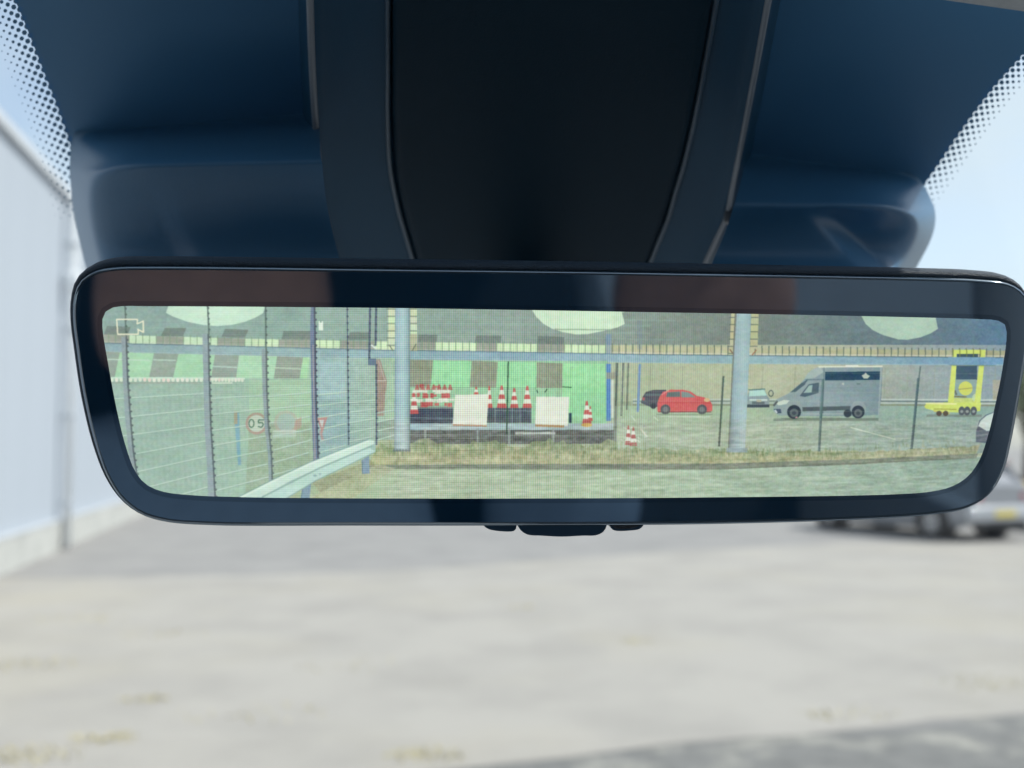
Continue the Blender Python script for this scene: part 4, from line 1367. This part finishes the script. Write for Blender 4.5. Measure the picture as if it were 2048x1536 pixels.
# guard rail in front of the fence
GU = [(474, 996), (560, 953), (620, 925), (680, 901), (737, 879.5), (748, 881), (748.5, 888), (700, 908), (641, 934), (580, 962), (524, 994)]
GLo = [(520, 998), (580, 964), (641, 936), (700, 911), (739, 896), (751, 903), (690, 934), (631, 961), (573, 996)]
fill([(474, 998), (560, 953), (620, 925), (737, 879.5), (751, 884), (751, 903), (631, 961), (573, 998)], (158, 196, 188))
fill(GU, (208, 238, 222), tex=5); fill(GLo, (190, 226, 214), tex=5)
for i in range(4):
    a, b = GU[i], GU[i + 1]
    line((a[0], a[1] + 3), (b[0], b[1] + 3), 3, (232, 250, 236), .8)
    line((a[0], a[1] - 1), (b[0], b[1] - 1), 1.6, (110, 150, 150), .7)
for (a, b) in (((524, 994), (641, 935)), ((641, 935), (745, 891))): line(a, b, 3.4, (146, 180, 170), .9)
line((573, 996), (631, 961.5), 2, (130, 166, 160), .8); line((631, 961.5), (750, 904), 2, (130, 166, 160), .8)
disc(630, 951, 4, (150, 186, 184), 1, ry=2.5); disc(640, 948, 3, (156, 190, 186), 1, ry=2)
for q in ([(723, 920), (738, 911), (739, 947), (724, 948)], [(604, 979), (622, 968), (619, 998), (601, 998)]):
    fill(q, (124, 152, 172), tex=8); line((q[0][0] + 1, q[0][1]), (q[3][0] + 1, q[3][1]), 2, (90, 116, 138), .8)
PIC['pictured_guard_rail'] = [([(474, 998), (560, 953), (620, 925), (737, 879.5), (748, 881), (751, 903), (631, 961), (573, 998)], 'pale steel guard rail in the lower left of the screen')]
# recording icon
ic = (250, 246, 210)
for p_, q_ in (((234, 639), (275, 639)), ((234, 639), (236, 669)), ((236, 669), (277, 669)), ((275, 639), (275, 648)), ((277, 669), (277, 659)), ((275, 648), (287, 642.5)), ((287, 642.5), (287.5, 665)), ((287.5, 665), (276, 659))):
    line(p_, q_, 2.6, ic)
    disc(p_[0], p_[1], 1.3, ic, n=10); disc(q_[0], q_[1], 1.3, ic, n=10)

# natural unevenness, haze in the left half and the pixel grid of the panel
low = np.clip((PYI - 830) / 20, 0, 1) * np.clip((PXI - 740) / 60, 0, 1)
N_st, N_st2 = vnoise(26, 3), vnoise(9, 2)
img += (N_big * 12 + N_hor * 6 + N_fine * 7)[..., None]
img += ((N_st * 22 + N_st2 * 16 + N_hor * 14) * low)[..., None]
img = img * (1 - .3 * low[..., None]) + (img.mean(-1, keepdims=True) + np.array((7, 5, -6))) * .3 * low[..., None]
img += np.stack([vnoise(7, 5), vnoise(7, 5), vnoise(7, 5)], -1) * 9
img = img.reshape(TH, SS, TW, SS, 3).mean((1, 3))
PXs, PYs = PXI[::SS, ::SS][:TH, :TW], PYI[::SS, ::SS][:TH, :TW]
kern = np.exp(-.5 * (np.arange(-3, 4) / .72) ** 2); kern /= kern.sum()
for ax in (0, 1):
    acc = np.zeros_like(img)
    for k_, w_ in zip(range(-3, 4), kern):
        acc += np.roll(img, k_, ax) * w_
    img = acc
veil = np.interp(PXs, [200, 500, 900, 1300, 1700, 2000], [.15, .15, .09, .07, .05, .04])[..., None]
img = img * (1 - veil) + np.array((190, 214, 194)) * veil
tx_, ty_ = np.meshgrid(np.arange(TW), np.arange(TH))
mv = np.exp(-((PXs - 1080) / 330) ** 2)                    # vertical wires strongest mid screen
mh = np.exp(-((PXs - 760) / 300) ** 2) * (.6 + .4 * np.exp(-((PYs - 800) / 90) ** 2))
gv_ = (np.cos(2 * np.pi * tx_ / 4.4) + .15 * np.cos(2 * np.pi * tx_ / 23.0))
gh_ = np.cos(2 * np.pi * ty_ / 4.3)
amp = (gv_ * mv * 13 + gh_ * mh * 16)
img += amp[..., None]
cm = np.stack([np.cos(2 * np.pi * (tx_ / 4.4 + k / 3.0) + .02 * ty_) for k in range(3)], -1)
img += cm * (mv * 8 + mh * 5)[..., None]
img = np.clip(img, 0, 255) / 255.0
lum = img.mean(-1, keepdims=True)
img = np.clip((img * .94 + lum * .06), 0, 1) ** .95
pix = np.ones((TH, TW, 4), np.float32)
pix[..., :3] = img
bi = bpy.data.images.new('mirror_screen_picture', TW, TH, alpha=False)
bi.pixels.foreach_set(pix.ravel())
bi.update()
bi.pack()

m_scr = bpy.data.materials.new('lit_screen')
m_scr.use_nodes = True
nt = m_scr.node_tree
nt.nodes.clear()
o_ = nt.nodes.new('ShaderNodeOutputMaterial')
ti = nt.nodes.new('ShaderNodeTexImage'); ti.image = bi; ti.extension = 'EXTEND'
em = nt.nodes.new('ShaderNodeEmission'); em.inputs['Strength'].default_value = 2 ** (-EXPOSURE) * .97
gl_ = nt.nodes.new('ShaderNodeBsdfGlossy'); gl_.inputs['Roughness'].default_value = .02
mx_ = nt.nodes.new('ShaderNodeMixShader'); mx_.inputs['Fac'].default_value = .03
nt.links.new(ti.outputs['Color'], em.inputs['Color'])
nt.links.new(em.outputs[0], mx_.inputs[1]); nt.links.new(gl_.outputs[0], mx_.inputs[2]); nt.links.new(mx_.outputs[0], o_.inputs['Surface'])


def screen_piece(name, poly, w, parent):
    tri_ = tessellate_polygon([[Vector((p[0], p[1], 0)) for p in poly]])
    v_ = [(p[0], p[1], w) for p in poly]
    uv_ = [((p[0] - lo[0]) / (hi[0] - lo[0]), (p[1] - lo[1]) / (hi[1] - lo[1])) for p in poly]
    fs_ = []
    for t in tri_:
        a_, b_, c_ = [poly[i] for i in t]
        fs_.append(tuple(t) if (b_[0] - a_[0]) * (c_[1] - a_[1]) - (b_[1] - a_[1]) * (c_[0] - a_[0]) > 0 else tuple(reversed(t)))
    o = link_mesh(name, v_, fs_, m_scr, parent, uvs=uv_)
    return o


rings('display_border', [(offset(SL, .0013), .00004), (SL, .00004)], m_border, smooth=False)
disp = screen_piece('display', SL, .00010, mirror)
disp['label'] = 'lit screen showing the mirrored yard behind the car'


def clip_to_screen(poly):
    """Sutherland-Hodgman against the (convex) screen outline"""
    out = [tuple(p) for p in poly]
    n = len(SL)
    for i in range(0, n, 2):
        a, b = SL[i], SL[(i + 2) % n]
        e = (b[0] - a[0], b[1] - a[1])
        inp, out = out, []
        if not inp: return []
        side = lambda p: e[0] * (p[1] - a[1]) - e[1] * (p[0] - a[0])
        for k in range(len(inp)):
            p, q = inp[k - 1], inp[k]
            sp, sq = side(p), side(q)
            if (sp >= 0) != (sq >= 0):
                t = sp / (sp - sq)
                out.append((p[0] + (q[0] - p[0]) * t, p[1] + (q[1] - p[1]) * t))
            if sq >= 0: out.append(q)
    return out


level = 0
for nm, items in PIC.items():
    for poly, lab in items:
        level += 1
        pl = clip_to_screen([loc2(*p) for p in poly])
        if len(pl) < 3: continue
        o = screen_piece(nm, pl, .00010 + .000004 * (level + 3), disp)
        o['label'] = lab
ico = [(232, 637), (277, 637), (277, 646), (289, 641), (289, 667), (278, 661), (279, 671), (234, 671)]
o = screen_piece('camera_icon', [loc2(*p) for p in ico], .00030, disp)
o['label'] = 'thin cream video camera icon in the corner of the screen'

# ================================================================== added seats behind the camera, shaping reflections that suggest hands and a shirt


def reflected(px, py, dist):
    d = ray(px, py)
    p = hit(px, py, P0, nb_)
    dn = d.normalized()
    r = dn - nb_ * 2 * dn.dot(nb_)
    return p + r * dist


def headrest(parent, c, w, h, t, mat):
    rows = []
    for (v_, k) in ((-1, .0), (-1, .75), (-.8, .95), (0, 1), (.8, .92), (1, .7), (1, 0)):
        rw = []
        for a in range(12):
            an = 6.28318 * a / 12
            x, y = math.cos(an), math.sin(an)
            rw.append(Vector((c.x + math.copysign(abs(x) ** .5, x) * w / 2 * k, c.y + math.copysign(abs(y) ** .7, y) * t / 2 * k, c.z + v_ * h / 2)))
        rows.append(rw)
    return cage('headrest', rows, mat, parent, 2, closed=True)


def seat(c, w, mat, tone):
    """c: centre of the headrest"""
    rows = []
    for (dz, dy, ww, tt) in ((-.70, .02, .8, .05), (-.70, .02, 1.0, .16), (-.45, .0, 1.08, .17), (-.22, -.03, 1.0, .14), (-.14, -.04, .75, .11), (-.125, -.04, .3, .05)):
        rw = []
        for a in range(14):
            an = 6.28318 * a / 14
            x, y = math.cos(an), math.sin(an)
            rw.append(Vector((c.x + math.copysign(abs(x) ** .6, x) * w * ww / 2, c.y + dy + math.copysign(abs(y) ** .7, y) * tt / 2, c.z + dz)))
        rows.append(rw)
    bk = cage('seat_back', rows, tone, own, 2, closed=True)
    headrest(bk, c, w * .52, .17, .10, mat)
    for s in (-1, 1):
        tube('headrest_rod', [c + Vector((s * .06, 0, -.16)), c + Vector((s * .06, 0, -.06))], .006, m_rim, bk, 8)


seat(reflected(430, 610, 0.95), .52, m_tan, m_seatgrey)
seat(reflected(1410, 590, 1.45), .62, m_tan, m_dark)
seat(reflected(1125, 985, 1.35), .50, m_seatgrey, m_dark)
